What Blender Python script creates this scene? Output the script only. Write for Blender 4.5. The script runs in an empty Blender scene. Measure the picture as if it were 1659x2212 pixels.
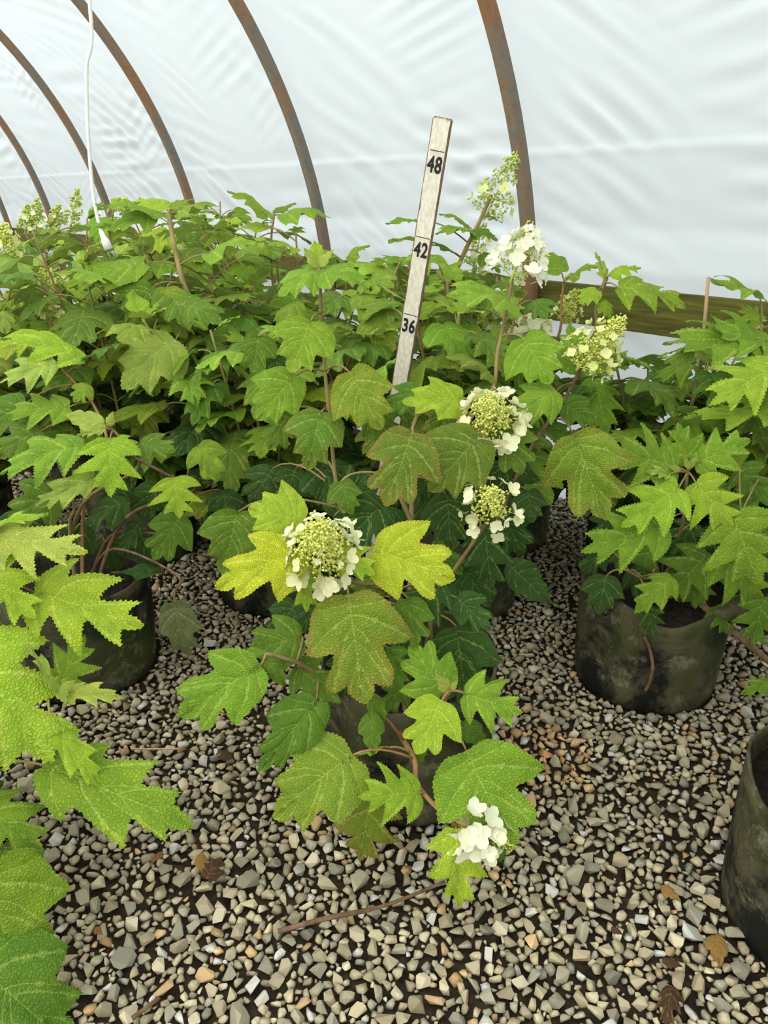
import bpy, bmesh, math, random
import numpy as np
from mathutils import Vector, Matrix
from mathutils.geometry import delaunay_2d_cdt

# ------------------------------------------------------------------ camera, world, light, exposure
SC = bpy.context.scene
COL = SC.collection
CAM_H = 1.11
PITCH = math.radians(22.45)
FPX, CX, CY = 1660.0, 829.5, 1106.0
cd = bpy.data.cameras.new('camera'); cam = bpy.data.objects.new('camera', cd); COL.objects.link(cam)
cd.sensor_fit = 'HORIZONTAL'; cd.sensor_width = 36.0; cd.lens = 36.0 * FPX / 1659.0
cd.clip_start = 0.02; cd.clip_end = 200
cam.location = (0, 0, CAM_H); cam.rotation_euler = (math.pi / 2 - PITCH, 0, 0)
SC.camera = cam

world = bpy.data.worlds.new('overcast_sky'); SC.world = world; world.use_nodes = True
bg = world.node_tree.nodes['Background']
# overcast sky after the CIE rule: the zenith three times as bright as the horizon
_t = world.node_tree; _tc = _t.nodes.new('ShaderNodeTexCoord'); _sp = _t.nodes.new('ShaderNodeSeparateXYZ'); _mr = _t.nodes.new('ShaderNodeMapRange')
_t.links.new(_tc.outputs['Generated'], _sp.inputs[0]); _t.links.new(_sp.outputs['Z'], _mr.inputs['Value'])
SKY = 1.82
_mr.inputs['From Min'].default_value = 0.0; _mr.inputs['From Max'].default_value = 1.0; _mr.inputs['To Min'].default_value = SKY / 3; _mr.inputs['To Max'].default_value = SKY
_t.links.new(_mr.outputs[0], bg.inputs['Strength'])
bg.inputs['Color'].default_value = (0.92, 0.99, 1.0, 1)
sd = bpy.data.lights.new('sun', 'SUN'); sun = bpy.data.objects.new('sun', sd); COL.objects.link(sun)
sd.energy = 8.0; sd.angle = math.radians(12); sd.color = (1.0, 0.93, 0.8)
sun.rotation_euler = Vector((-0.62, -0.62, 0.75)).to_track_quat('Z', 'Y').to_euler()
SC.view_settings.view_transform = 'Standard'; SC.view_settings.look = 'None'
SC.view_settings.exposure = 0.0; SC.view_settings.gamma = 1.0
SC.view_settings.use_curve_mapping = False
SC.cycles.max_bounces = 8

# ------------------------------------------------------------------ helpers
R = random.Random(7)
NR = np.random.default_rng(5)
CP, SP = math.cos(PITCH), math.sin(PITCH)

def at(x, y, Y):
    """scene point seen at photo position x, y and standing Y metres ahead of the camera"""
    rx, ru = (x - CX) / FPX, (CY - y) / FPX
    fy = CP + SP * ru; t = Y / fy
    return Vector((rx * t, Y, CAM_H + (-SP + CP * ru) * t))

def project(P):
    d = CP * P[1] - SP * (P[2] - CAM_H); u = SP * P[1] + CP * (P[2] - CAM_H)
    if d < 0.05: return (-9999, -9999)
    return (CX + FPX * P[0] / d, CY - FPX * u / d)

def inside(p, poly):
    x, y = p; c = False; j = len(poly) - 1
    for i in range(len(poly)):
        xi, yi = poly[i]; xj, yj = poly[j]
        if (yi > y) != (yj > y) and x < (xj - xi) * (y - yi) / (yj - yi) + xi: c = not c
        j = i
    return c

class MB:
    """collects vertices and faces, then links ONE mesh object"""
    def __init__(s): s.v = []; s.f = []
    def add(s, vs, fs):
        o = len(s.v); s.v += [tuple(q) for q in vs]; s.f += [tuple(i + o for i in f) for f in fs]
    def box(s, c, size, M=None):
        a, b, h = size[0] / 2, size[1] / 2, size[2] / 2
        vs = [Vector((sx * a, sy * b, sz * h)) for sz in (-1, 1) for sx, sy in ((-1, -1), (1, -1), (1, 1), (-1, 1))]
        if M: vs = [M @ q for q in vs]
        vs = [q + Vector(c) for q in vs]
        s.add(vs, [(3, 2, 1, 0), (4, 5, 6, 7), (0, 1, 5, 4), (1, 2, 6, 5), (2, 3, 7, 6), (3, 0, 4, 7)])
    def tube(s, pts, rad, n=6, cap=True):
        pts = [Vector(p) for p in pts]; m = len(pts)
        rad = rad if isinstance(rad, (list, tuple)) else [rad] * m
        T = (pts[1] - pts[0]).normalized()
        ref = Vector((1, 0, 0)) if abs(T.x) < 0.8 else Vector((0, 1, 0))
        A = (ref - T * ref.dot(T)).normalized(); vs = []; fs = []
        for i in range(m):
            T = (pts[min(i + 1, m - 1)] - pts[max(i - 1, 0)])
            T = T.normalized() if T.length > 1e-9 else Vector((0, 0, 1))
            A = A - T * A.dot(T)
            A = A.normalized() if A.length > 1e-6 else T.orthogonal().normalized()
            B = T.cross(A)
            for k in range(n):
                a = 2 * math.pi * k / n
                vs.append(pts[i] + (A * math.cos(a) + B * math.sin(a)) * rad[i])
        for i in range(m - 1):
            for k in range(n):
                fs.append((i * n + k, i * n + (k + 1) % n, (i + 1) * n + (k + 1) % n, (i + 1) * n + k))
        if cap:
            fs.append(tuple(range(n - 1, -1, -1))); fs.append(tuple((m - 1) * n + k for k in range(n)))
        s.add(vs, fs)
    def mesh(s, name, mat, smooth=True):
        me = bpy.data.meshes.new(name); me.from_pydata(s.v, [], s.f)
        if mat: me.materials.append(mat)
        if smooth: me.polygons.foreach_set('use_smooth', [True] * len(me.polygons))
        me.update(); return me
    def build(s, name, mat, parent=None, smooth=True, loc=None):
        if parent is not None:
            L = parent_origin(parent); s.v = [(v[0] - L[0], v[1] - L[1], v[2] - L[2]) for v in s.v]
        return link(name, s.mesh(name, mat, smooth), parent)

ORIG = {}
def parent_origin(p): return ORIG.get(p.name, (0, 0, 0))
def link(name, data, parent=None):
    o = bpy.data.objects.new(name, data); COL.objects.link(o)
    if parent is not None: o.parent = parent; ORIG[o.name] = parent_origin(parent)
    return o
def tag(o, label=None, cat=None, group=None, kind=None):
    if label: o['label'] = label
    if cat: o['category'] = cat
    if group: o['group'] = group
    if kind: o['kind'] = kind
    return o
def thing(name, loc, label, cat, group=None):
    o = bpy.data.objects.new(name, None); COL.objects.link(o); o.location = loc
    o.empty_display_size = 0.05; ORIG[o.name] = tuple(loc)
    return tag(o, label, cat, group)

# ------------------------------------------------------------------ materials
class NT:
    def __init__(s, name):
        s.m = bpy.data.materials.new(name); s.m.use_nodes = True; s.t = s.m.node_tree; s.t.nodes.clear()
        s.out = s.n('ShaderNodeOutputMaterial')
    def n(s, typ, **kw):
        q = s.t.nodes.new(typ)
        for k, v in kw.items(): setattr(q, k, v)
        return q
    def l(s, a, b): s.t.links.new(a, b)
    def put(s, sock, v):
        if hasattr(v, 'is_output') or isinstance(v, bpy.types.NodeSocket): s.l(v, sock)
        elif isinstance(v, (tuple, list)): sock.default_value = tuple(v) + ((1,) if len(v) == 3 and len(sock.default_value) == 4 else ())
        else: sock.default_value = v
    def math(s, op, a, b=0.0, c=None, clamp=False):
        q = s.n('ShaderNodeMath', operation=op, use_clamp=clamp); s.put(q.inputs[0], a); s.put(q.inputs[1], b)
        if c is not None: s.put(q.inputs[2], c)
        return q.outputs[0]
    def mix(s, f, a, b, mode='MIX'):
        q = s.n('ShaderNodeMix', data_type='RGBA', blend_type=mode); s.put(q.inputs[0], f); s.put(q.inputs[6], a); s.put(q.inputs[7], b)
        return q.outputs[2]
    def coord(s, which='Object'): return s.n('ShaderNodeTexCoord').outputs[which]
    def scale(s, v, sc):
        q = s.n('ShaderNodeMapping'); s.l(v, q.inputs[0]); q.inputs['Scale'].default_value = sc; return q.outputs[0]
    def noise(s, v, sc, det=3.0, rough=0.55, dist=0.0):
        q = s.n('ShaderNodeTexNoise'); s.l(v, q.inputs['Vector']); q.inputs['Scale'].default_value = sc
        q.inputs['Detail'].default_value = det; q.inputs['Roughness'].default_value = rough; q.inputs['Distortion'].default_value = dist
        return q.outputs['Fac']
    def vor(s, v, sc, feat='F1'):
        q = s.n('ShaderNodeTexVoronoi', feature=feat); s.l(v, q.inputs['Vector']); q.inputs['Scale'].default_value = sc
        return q.outputs['Distance']
    def ramp(s, f, *stops):
        q = s.n('ShaderNodeValToRGB'); s.put(q.inputs[0], f); e = q.color_ramp.elements
        while len(e) < len(stops): e.new(0.5)
        for k, (p, c) in enumerate(stops):
            e[k].position = p; e[k].color = (c, c, c, 1) if isinstance(c, (int, float)) else tuple(c) + (1,)
        return q.outputs[0]
    def bump(s, h, st=0.3, dist=0.01):
        q = s.n('ShaderNodeBump'); q.inputs['Strength'].default_value = st; q.inputs['Distance'].default_value = dist; s.l(h, q.inputs['Height'])
        return q.outputs[0]
    def attr(s, name): return s.n('ShaderNodeAttribute', attribute_name=name)
    def bsdf(s, col, rough=0.6, normal=None, spec=0.4):
        q = s.n('ShaderNodeBsdfPrincipled'); s.put(q.inputs['Base Color'], col); s.put(q.inputs['Roughness'], rough)
        q.inputs['Specular IOR Level'].default_value = spec
        if normal is not None: s.l(normal, q.inputs['Normal'])
        return q.outputs[0]
    def done(s, sh): s.l(sh, s.out.inputs['Surface']); return s.m

def mat_leaf():
    N = NT('hydrangea_leaf')
    oi = N.n('ShaderNodeObjectInfo'); base = oi.outputs['Color']; rimamt = oi.outputs['Alpha']
    uv = N.coord('UV'); ob = N.coord('Object')
    mot = N.noise(ob, 5.0, 3.0)
    c = N.mix(N.ramp(mot, (0.35, 0.0), (0.7, 1.0)), N.mix(1.0, base, (0.80, 0.86, 0.85), 'MULTIPLY'), N.mix(1.0, base, (1.12, 1.06, 1.0), 'MULTIPLY'))
    cell = N.vor(N.scale(uv, (1, 1.25, 1)), 33.0, 'DISTANCE_TO_EDGE')
    net = N.ramp(cell, (0.0, 0.0), (0.10, 1.0))
    c = N.mix(N.math('MULTIPLY', N.math('SUBTRACT', 1.0, net), 0.36), c, N.mix(1.0, c, (0.55, 0.65, 0.5), 'MULTIPLY'))
    edge = N.attr('edge').outputs['Fac']
    rim = N.math('MULTIPLY', N.math('MULTIPLY', edge, rimamt), N.ramp(N.noise(ob, 9.0), (0.3, 0.25), (0.65, 1.0)), clamp=True)
    c = N.mix(N.math('MULTIPLY', rim, 0.8), c, (0.33, 0.15, 0.05))
    vein = N.attr('vein').outputs['Fac']
    c = N.mix(N.math('MULTIPLY', vein, 0.85), c, N.mix(0.32, N.mix(1.0, c, (1.5, 1.35, 1.3), 'MULTIPLY'), (0.66, 0.70, 0.24)))
    back = N.n('ShaderNodeNewGeometry').outputs['Backfacing']
    c = N.mix(N.math('MULTIPLY', back, 0.45), c, (0.42, 0.52, 0.26))
    h = N.math('MULTIPLY', N.math('MINIMUM', cell, 0.22), 4.0)
    nb = N.bump(h, 0.58, 0.0038)
    d = N.bsdf(c, 0.58, nb, 0.16)
    tr = N.n('ShaderNodeBsdfTranslucent'); N.l(N.mix(1.0, c, (1.15, 1.15, 0.55), 'MULTIPLY'), tr.inputs['Color'])
    ms = N.n('ShaderNodeMixShader'); ms.inputs[0].default_value = 0.20
    N.l(d, ms.inputs[1]); N.l(tr.outputs[0], ms.inputs[2])
    return N.done(ms.outputs[0])

def mat_petal(name, c1, c2):
    N = NT(name); uv = N.coord('Object')
    oi = N.n('ShaderNodeObjectInfo')
    c = N.mix(oi.outputs['Random'], c1, c2)
    c = N.mix(N.ramp(N.noise(uv, 60.0), (0.4, 0.0), (0.7, 0.25)), c, (0.72, 0.78, 0.38))
    d = N.bsdf(c, 0.55, None, 0.25)
    tr = N.n('ShaderNodeBsdfTranslucent'); N.l(c, tr.inputs['Color'])
    ms = N.n('ShaderNodeMixShader'); ms.inputs[0].default_value = 0.3
    N.l(d, ms.inputs[1]); N.l(tr.outputs[0], ms.inputs[2])
    return N.done(ms.outputs[0])

def mat_simple(name, c1, c2, sc, rough=0.7, bump=0.3, bd=0.004, spec=0.3, stretch=(1, 1, 1)):
    N = NT(name); ob = N.scale(N.coord('Object'), stretch)
    n = N.noise(ob, sc, 5.0, 0.6)
    return N.done(N.bsdf(N.mix(N.ramp(n, (0.35, 0.0), (0.65, 1.0)), c1, c2), rough, N.bump(n, bump, bd), spec))

def mat_pot():
    N = NT('mossy_dark_pot'); ob = N.coord('Object')
    a = N.noise(ob, 8.0, 6.0, 0.7, 0.5); b = N.noise(ob, 14.0, 6.0, 0.7); g = N.noise(N.scale(ob, (1, 1, 0.45)), 9.0, 4.0)
    c = N.mix(N.ramp(a, (0.43, 0.0), (0.57, 1.0)), (0.005, 0.006, 0.004), (0.090, 0.080, 0.042))
    c = N.mix(N.ramp(g, (0.50, 0.0), (0.66, 0.85)), c, (0.042, 0.056, 0.010))
    c = N.mix(N.ramp(N.noise(ob, 11.0, 7.0, 0.75), (0.55, 0.0), (0.65, 0.65)), c, (0.24, 0.23, 0.165))
    return N.done(N.bsdf(c, 0.75, N.bump(b, 0.4, 0.004), 0.3))

def mat_stone():
    N = NT('gravel_stone'); ob = N.coord('Object'); col = N.attr('tint').outputs['Color']
    n = N.noise(ob, 190.0, 4.0, 0.6); n2 = N.noise(ob, 60.0, 3.0)
    c = N.mix(N.ramp(n, (0.3, 0.0), (0.7, 1.0)), N.mix(1.0, col, (0.72, 0.72, 0.72), 'MULTIPLY'), N.mix(1.0, col, (1.18, 1.18, 1.18), 'MULTIPLY'))
    c = N.mix(N.ramp(n2, (0.62, 0.0), (0.8, 0.5)), c, (0.30, 0.22, 0.12))
    return N.done(N.bsdf(c, 0.85, N.bump(n, 0.35, 0.002), 0.2))

def mat_soil(name, c1, c2, sc):
    N = NT(name); ob = N.coord('Object')
    n = N.noise(ob, sc, 6.0, 0.7); v = N.vor(ob, sc * 1.6)
    c = N.mix(N.ramp(n, (0.35, 0.0), (0.68, 1.0)), c1, c2)
    return N.done(N.bsdf(c, 0.9, N.bump(N.math('ADD', n, v), 0.8, 0.012), 0.2))

def mat_film():
    N = NT('white_plastic_film'); ob = N.coord('Object')
    n = N.noise(ob, 1.3, 4.0, 0.6)
    c = N.mix(N.ramp(n, (0.3, 0.0), (0.7, 1.0)), (0.86, 0.90, 0.90), (0.92, 0.945, 0.94))
    d = N.bsdf(c, 0.42, None, 0.2)
    tr = N.n('ShaderNodeBsdfTranslucent'); N.l(c, tr.inputs['Color'])
    ms = N.n('ShaderNodeMixShader'); ms.inputs[0].default_value = 0.85
    N.l(d, ms.inputs[1]); N.l(tr.outputs[0], ms.inputs[2])
    return N.done(ms.outputs[0])

def mat_rust():
    N = NT('weathered_steel_tube'); ob = N.coord('Object')
    a = N.noise(ob, 3.2, 5.0, 0.6); b = N.noise(ob, 40.0, 4.0)
    c = N.mix(N.ramp(a, (0.45, 0.0), (0.60, 1.0)), (0.175, 0.15, 0.12), (0.25, 0.125, 0.062))
    c = N.mix(N.ramp(b, (0.5, 0.0), (0.8, 0.5)), c, (0.07, 0.055, 0.045))
    return N.done(N.bsdf(c, 0.55, N.bump(b, 0.15, 0.002), 0.4))

def mat_board():
    N = NT('algae_stained_board'); ob = N.coord('Object')
    g = N.noise(N.scale(ob, (1.2, 1.2, 14.0)), 5.0, 6.0, 0.6, 0.6); a = N.noise(ob, 5.0, 4.0)
    c = N.mix(N.ramp(g, (0.35, 0.0), (0.68, 1.0)), (0.050, 0.045, 0.010), (0.16, 0.145, 0.028))
    c = N.mix(N.ramp(a, (0.45, 0.0), (0.75, 0.7)), c, (0.10, 0.13, 0.015))
    return N.done(N.bsdf(c, 0.8, N.bump(g, 0.3, 0.004), 0.25))

def mat_stick():
    N = NT('chipped_white_paint'); g = N.coord('Generated'); ob = N.coord('Object')
    sx = N.n('ShaderNodeSeparateXYZ'); N.l(g, sx.inputs[0])
    ex = N.math('ABSOLUTE', N.math('SUBTRACT', sx.outputs[0], 0.5))
    ez = N.math('MULTIPLY', N.math('SUBTRACT', sx.outputs[2], 0.985), 9.0)
    front = N.math('LESS_THAN', sx.outputs[1], 0.2)
    n = N.noise(N.scale(ob, (1, 1, 0.4)), 60.0, 5.0, 0.65)
    wear = N.math('ADD', N.math('MAXIMUM', ex, N.math('ADD', ez, 0.32)), N.math('MULTIPLY', N.math('SUBTRACT', n, 0.5), 0.20))
    chip = N.math('MAXIMUM', N.ramp(wear, (0.425, 0.0), (0.45, 1.0)), N.math('SUBTRACT', 1.0, front))
    sp = N.noise(N.scale(ob, (1, 1, 0.5)), 220.0, 3.0)
    white = N.mix(N.ramp(sp, (0.40, 0.0), (0.62, 1.0)), (0.58, 0.545, 0.46), (0.70, 0.67, 0.59))
    wood = N.mix(N.noise(N.scale(ob, (8, 8, 1)), 20.0), (0.13, 0.075, 0.045), (0.26, 0.16, 0.10))
    return N.done(N.bsdf(N.mix(chip, white, wood), 0.75, N.bump(n, 0.15, 0.002), 0.25))

M = dict(
    leaf=mat_leaf(), pot=mat_pot(), stone=mat_stone(), film=mat_film(), rust=mat_rust(), board=mat_board(), stick=mat_stick(),
    petal=mat_petal('cream_petal', (0.84, 0.83, 0.50), (0.88, 0.87, 0.62)),
    petal_white=mat_petal('white_petal', (0.88, 0.87, 0.68), (0.90, 0.895, 0.76)),
    petal_lime=mat_petal('lime_petal', (0.66, 0.70, 0.26), (0.74, 0.76, 0.36)),
    bud=mat_simple('flower_buds', (0.50, 0.56, 0.08), (0.74, 0.76, 0.23), 120.0, 0.6, 0.1),
    bud_green=mat_simple('green_flower_buds', (0.36, 0.46, 0.08), (0.58, 0.64, 0.18), 120.0, 0.6, 0.1),
    stem=mat_simple('tan_stem', (0.20, 0.145, 0.06), (0.32, 0.235, 0.10), 30.0, 0.7, 0.2, 0.002, 0.25, (1, 1, 0.3)),
    stem_red=mat_simple('reddish_stem', (0.27, 0.12, 0.055), (0.36, 0.22, 0.10), 30.0, 0.65, 0.2, 0.002, 0.25, (1, 1, 0.3)),
    stem_green=mat_simple('green_stem', (0.25, 0.24, 0.07), (0.38, 0.33, 0.10), 30.0, 0.65, 0.2, 0.002),
    bark=mat_simple('brown_bark', (0.10, 0.055, 0.03), (0.22, 0.13, 0.075), 45.0, 0.8, 0.5, 0.004),
    soil=mat_soil('potting_soil', (0.010, 0.008, 0.006), (0.045, 0.032, 0.022), 60.0),
    earth=mat_soil('dark_earth', (0.012, 0.009, 0.006), (0.055, 0.038, 0.022), 30.0),
    black=mat_simple('black_paint', (0.008, 0.008, 0.009), (0.016, 0.016, 0.017), 80.0, 0.5, 0.05),
    cord=mat_simple('white_cord', (0.70, 0.70, 0.68), (0.80, 0.80, 0.78), 50.0, 0.5, 0.05),
    stake=mat_simple('pale_wood', (0.44, 0.29, 0.17), (0.58, 0.40, 0.25), 30.0, 0.7, 0.2, 0.002, 0.25, (1, 1, 0.1)),
    metal=mat_simple('grey_metal', (0.30, 0.30, 0.30), (0.45, 0.45, 0.45), 40.0, 0.45, 0.1),
)

# ------------------------------------------------------------------ the tunnel
TH = math.radians(40.45)
WD = Vector((-math.sin(TH), math.cos(TH), 0)); WN = Vector((-math.cos(TH), -math.sin(TH), 0))   # along the wall, into the tunnel
WP = Vector((0.5374, 2.8711, 0)); SPAN = 1.22; HR, HZ = 2.085, 0.548
def arch(phi, off=0.0):
    """phi 0 at the springing on the far side, pi on the near side; below it straight legs"""
    r = HR + off
    return HR - r * math.cos(phi), HZ + r * math.sin(phi)
def wall_pt(u, w, z): return WP + WD * u + WN * w + Vector((0, 0, z))

def film_half(name, near):
    # v runs from the ground up the leg and round the arc to the crown
    leg = np.linspace(0.0, HZ, 14, endpoint=False); phi = np.linspace(0, math.pi / 2, 90 if near else 260)
    off = 0.040
    w = np.concatenate([np.full(len(leg), -off), HR - (HR + off) * np.cos(phi)])
    z = np.concatenate([leg, HZ + (HR + off) * np.sin(phi)])
    nw = np.concatenate([np.full(len(leg), -1.0), -np.cos(phi)]); nz = np.concatenate([np.zeros(len(leg)), np.sin(phi)])
    s = np.concatenate([leg, HZ + HR * phi])
    step = 0.024 if not near else 0.12
    u = np.arange(-4 * SPAN, 9 * SPAN + 0.001, step)
    U, S = np.meshgrid(u, s, indexing='ij')
    fr = (U / SPAN) % 1.0; bay = np.floor(U / SPAN)
    # tension folds: fan-like wrinkles, strongest near the hoops, plus soft horizontal swags
    amp = np.zeros_like(U); rg = np.random.default_rng(11 if near else 3)
    env = np.sin(math.pi * fr) ** 0.6
    for k in range(300):
        b0 = rg.uniform(-4, 9) * SPAN; s0 = rg.uniform(0.3, 3.6); ang = rg.normal(0.08, 0.22) + (0.55 if rg.random() < 0.4 else 0.0)
        lu, ls = rg.uniform(0.18, 0.5), rg.uniform(0.10, 0.22); wl = rg.uniform(0.07, 0.16)
        du, ds = U - b0, S - s0; a = math.cos(ang) * du + math.sin(ang) * ds; c = -math.sin(ang) * du + math.cos(ang) * ds
        amp += rg.uniform(0.005, 0.014) * np.exp(-(a / lu) ** 2 - (c / ls) ** 2) * np.cos(2 * math.pi * c / wl + rg.uniform(0, 6))
    for b in range(-4, 9):
        for side in (0, 1):
            for k in range(11):
                s0 = rg.uniform(0.6, 3.4); ang = (0.55 if side else -0.30) + rg.normal(0, 0.12)
                u0 = (b + (0.22 if side == 0 else 0.78)) * SPAN + rg.normal(0, 0.06); wl = rg.uniform(0.05, 0.11)
                du, ds = U - u0, S - s0; a = math.cos(ang) * du + math.sin(ang) * ds; c = -math.sin(ang) * du + math.cos(ang) * ds
                amp += rg.uniform(0.004, 0.011) * np.exp(-(a / 0.22) ** 2 - (c / 0.13) ** 2) * np.cos(2 * math.pi * c / wl + rg.uniform(0, 6))
    amp = amp * np.interp(S, [0, 1.0, 1.9, 2.6, 4.0], [0.7, 0.8, 0.75, 0.6, 0.45])
    d = amp * env + 0.012 * np.sin(math.pi * fr) * np.sin(S * 2.1 + bay * 1.7)
    seam = 1.295 - HZ; ss = HZ + HR * math.asin(min(1, (1.225 - HZ) / HR))
    d += 0.006 * (S < ss) + 0.004 * np.exp(-((S - ss) / 0.02) ** 2) * (S < ss)
    d = np.clip(d, -0.022, 0.05)
    d = np.where(S < 0.98, d * np.clip((S - 0.80) / 0.15, 0.25, 1), d) + 0.036 * np.clip((1.0 - S) / 0.14, 0, 1)   # out round the hip board
    Wd = w[None, :] + nw[None, :] * (d + 0.012); Zd = z[None, :] + nz[None, :] * (d + 0.012)
    if near: Wd = 2 * HR - Wd
    X = WP.x + WD.x * U + WN.x * Wd; Y = WP.y + WD.y * U + WN.y * Wd
    V = np.stack([X, Y, Zd], -1).reshape(-1, 3); nu, ns = U.shape
    i = np.arange(nu - 1)[:, None] * ns + np.arange(ns - 1)[None, :]
    F = np.stack([i, i + 1, i + ns + 1, i + ns], -1).reshape(-1, 4)
    if near: F = F[:, ::-1]
    me = bpy.data.meshes.new(name); me.from_pydata(V.tolist(), [], F.tolist()); me.materials.append(M['film'])
    me.polygons.foreach_set('use_smooth', [True] * len(F)); me.update()
    return link(name, me)
tag(film_half('wall_right', False), 'white translucent plastic film wall with wrinkles behind the plants', None, None, 'structure')
tag(film_half('wall_left', True), 'white translucent plastic film wall on the side behind the camera', None, None, 'structure')
for nm, uu in (('wall_front', -4 * SPAN), ('wall_back', 9 * SPAN)):
    m = MB(); pts = [(-0.045, 0.0)]
    for k in range(41):
        w_, z_ = arch(math.pi * k / 40, 0.045); pts.append((w_, z_))
    pts.append((2 * HR + 0.045, 0.0))
    vs = [wall_pt(uu, w_, z_) for w_, z_ in pts]; vs.append(wall_pt(uu, HR, 0.6)); c = len(vs) - 1
    m.add(vs, [(k, k + 1, c) for k in range(len(pts) - 1)] + [(len(pts) - 1, 0, c)])
    tag(m.build(nm, M['film'], None, False), 'white plastic film end wall of the tunnel ' + ('near the camera' if nm == 'wall_front' else 'far to the left'), None, None, 'structure')

# hoops: square steel tube bent to an arch
HOOPS = {0: 'weathered steel hoop behind the tall flower spikes, nearest of all', 1: 'rust-orange steel hoop left of the measuring stick',
         2: 'rusty steel hoop third from the right, right of the hanging cord', 3: 'rusty steel hoop crossed by the hanging white cord',
         4: 'thin-looking rusty steel hoop left of the hanging cord', 5: 'farthest steel hoop just showing at the left edge',
         -1: 'steel hoop on the right beyond the picture', 6: 'steel hoop far left beyond the picture'}
for i, lab in HOOPS.items():
    m = MB(); hw = 0.0215; prof = []
    for k in range(5): prof.append((0.0, HZ * k / 5 - (0.05 if k == 0 else 0), 1.0, 0.0))
    for k in range(73):
        ph = math.pi * k / 72; w_, z_ = arch(ph); prof.append((w_, z_, math.cos(ph), -math.sin(ph)))
    for k in range(1, 6): prof.append((2 * HR, HZ * (5 - k) / 5 - (0.05 if k == 5 else 0), -1.0, 0.0))
    vs = []; fs = []; ch = 0.006
    sec = [(-hw + ch, -hw), (hw - ch, -hw), (hw, -hw + ch), (hw, hw - ch), (hw - ch, hw), (-hw + ch, hw), (-hw, hw - ch), (-hw, -hw + ch)]
    for (w_, z_, nw_, nz_) in prof:
        for (a, b) in sec: vs.append(wall_pt(i * SPAN + a, w_ + nw_ * b, z_ + nz_ * b))
    n = len(sec)
    for k in range(len(prof) - 1):
        for q in range(n): fs.append((k * n + q, k * n + (q + 1) % n, (k + 1) * n + (q + 1) % n, (k + 1) * n + q))
    m.add(vs, fs); tag(m.build('tunnel_hoop', M['rust'], None, False), lab, 'hoop', 'steel hoops carrying the plastic film')

# hip board on the inside of the hoops' outer face
bd = thing('hip_board', wall_pt(0, -0.041, 0.69), 'green algae-stained wooden board running along the plastic wall', 'board')
m = MB(); Mb = Matrix((WD, WN, Vector((0, 0, 1)))).transposed()
m.box(wall_pt(2.0 * SPAN, -0.041, 0.757), (11.6 * SPAN, 0.036, 0.132), Mb); b_ = m.build('plank', M['board'], bd, False)
for i in range(-1, 4):
    for dz in (0.035, 0.10):
        m = MB(); p0 = wall_pt(i * SPAN - 0.16, -0.024, 0.69 + dz); m.tube([p0, p0 + WN * 0.006], 0.006, 6); m.build('bolt', M['metal'], bd)

# ------------------------------------------------------------------ ground
POTS = [(0.05, 1.28), (0.645, 1.62), (-0.75, 1.66), (0.735, 0.92), (-0.86, 1.0), (-0.32, 2.06), (0.40, 2.46), (1.12, 1.95)]
m = MB(); n_ = 60; gx = np.linspace(-12, 12, n_); gy = np.linspace(-10, 16, n_)
m.add([(x, y, -0.004) for x in gx for y in gy], [(i * n_ + j, (i + 1) * n_ + j, (i + 1) * n_ + j + 1, i * n_ + j + 1) for i in range(n_ - 1) for j in range(n_ - 1)])
floor = tag(m.build('floor', M['earth'], None), 'dark earth floor covered in loose pale gravel', None, None, 'structure')

def hull(n, seed, rnd):
    bm = bmesh.new(); rg = np.random.default_rng(seed)
    p = rg.normal(size=(n, 3)); p /= np.linalg.norm(p, axis=1)[:, None]
    p = np.sign(p) * np.abs(p) ** rnd
    p *= np.array([1.0, rg.uniform(0.62, 0.95), rg.uniform(0.42, 0.7)]) * rg.uniform(0.86, 1.0, (n, 1))
    for q in p: bm.verts.new(q)
    r = bmesh.ops.convex_hull(bm, input=bm.verts)
    bmesh.ops.delete(bm, geom=list({g for g in r['geom_interior'] + r['geom_unused'] if isinstance(g, bmesh.types.BMVert)}), context='VERTS')
    bmesh.ops.triangulate(bm, faces=bm.faces); bm.normal_update(); bm.verts.index_update()
    v = np.array([q.co[:] for q in bm.verts]); f = np.array([[q.index for q in fc.verts] for fc in bm.faces]); bm.free()
    return v, f
PROTO = [hull(R.randint(12, 17), 100 + k, 0.8) for k in range(26)]
PAL = [(0.48, 0.41, 0.275), (0.44, 0.375, 0.25), (0.41, 0.35, 0.235), (0.34, 0.31, 0.22), (0.48, 0.42, 0.28), (0.32, 0.30, 0.23), (0.39, 0.32, 0.21), (0.54, 0.475, 0.34), (0.43, 0.36, 0.25)]
grid = {}; CELL = 0.045; stones = []
def throw(x, y, r, k):
    ci, cj = int(x // CELL), int(y // CELL)
    for a in (-1, 0, 1):
        for b in (-1, 0, 1):
            for (x2, y2, r2) in grid.get((ci + a, cj + b), ()):
                if (x - x2) ** 2 + (y - y2) ** 2 < ((r + r2) * k) ** 2: return False
    grid.setdefault((ci, cj), []).append((x, y, r)); return True
def bare(x, y):   # patches where the stones are thin and the earth shows
    return math.sin(x * 9.1 + 1.3 * math.sin(y * 5.0)) * math.sin(y * 7.7 + 1.1 + math.sin(x * 4.3)) > 0.80
for rr, tries, kk in (((0.017, 0.021), 260, 0.95), ((0.0115, 0.016), 12000, 0.80), ((0.0080, 0.0115), 90000, 0.74), ((0.0055, 0.0080), 100000, 0.74), ((0.0035, 0.0055), 40000, 0.74)):
    for t in range(tries):
        y = 0.35 + 2.75 * R.random() ** 1.35; x = R.uniform(-1, 1) * (0.75 + 0.42 * y)
        r = R.uniform(*rr)
        if any((x - a) ** 2 + (y - b) ** 2 < (0.165 + r * 0.5) ** 2 for a, b in POTS): continue
        if bare(x, y) and R.random() < 0.72: continue
        if throw(x, y, r, kk): stones.append((x, y, r))
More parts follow.
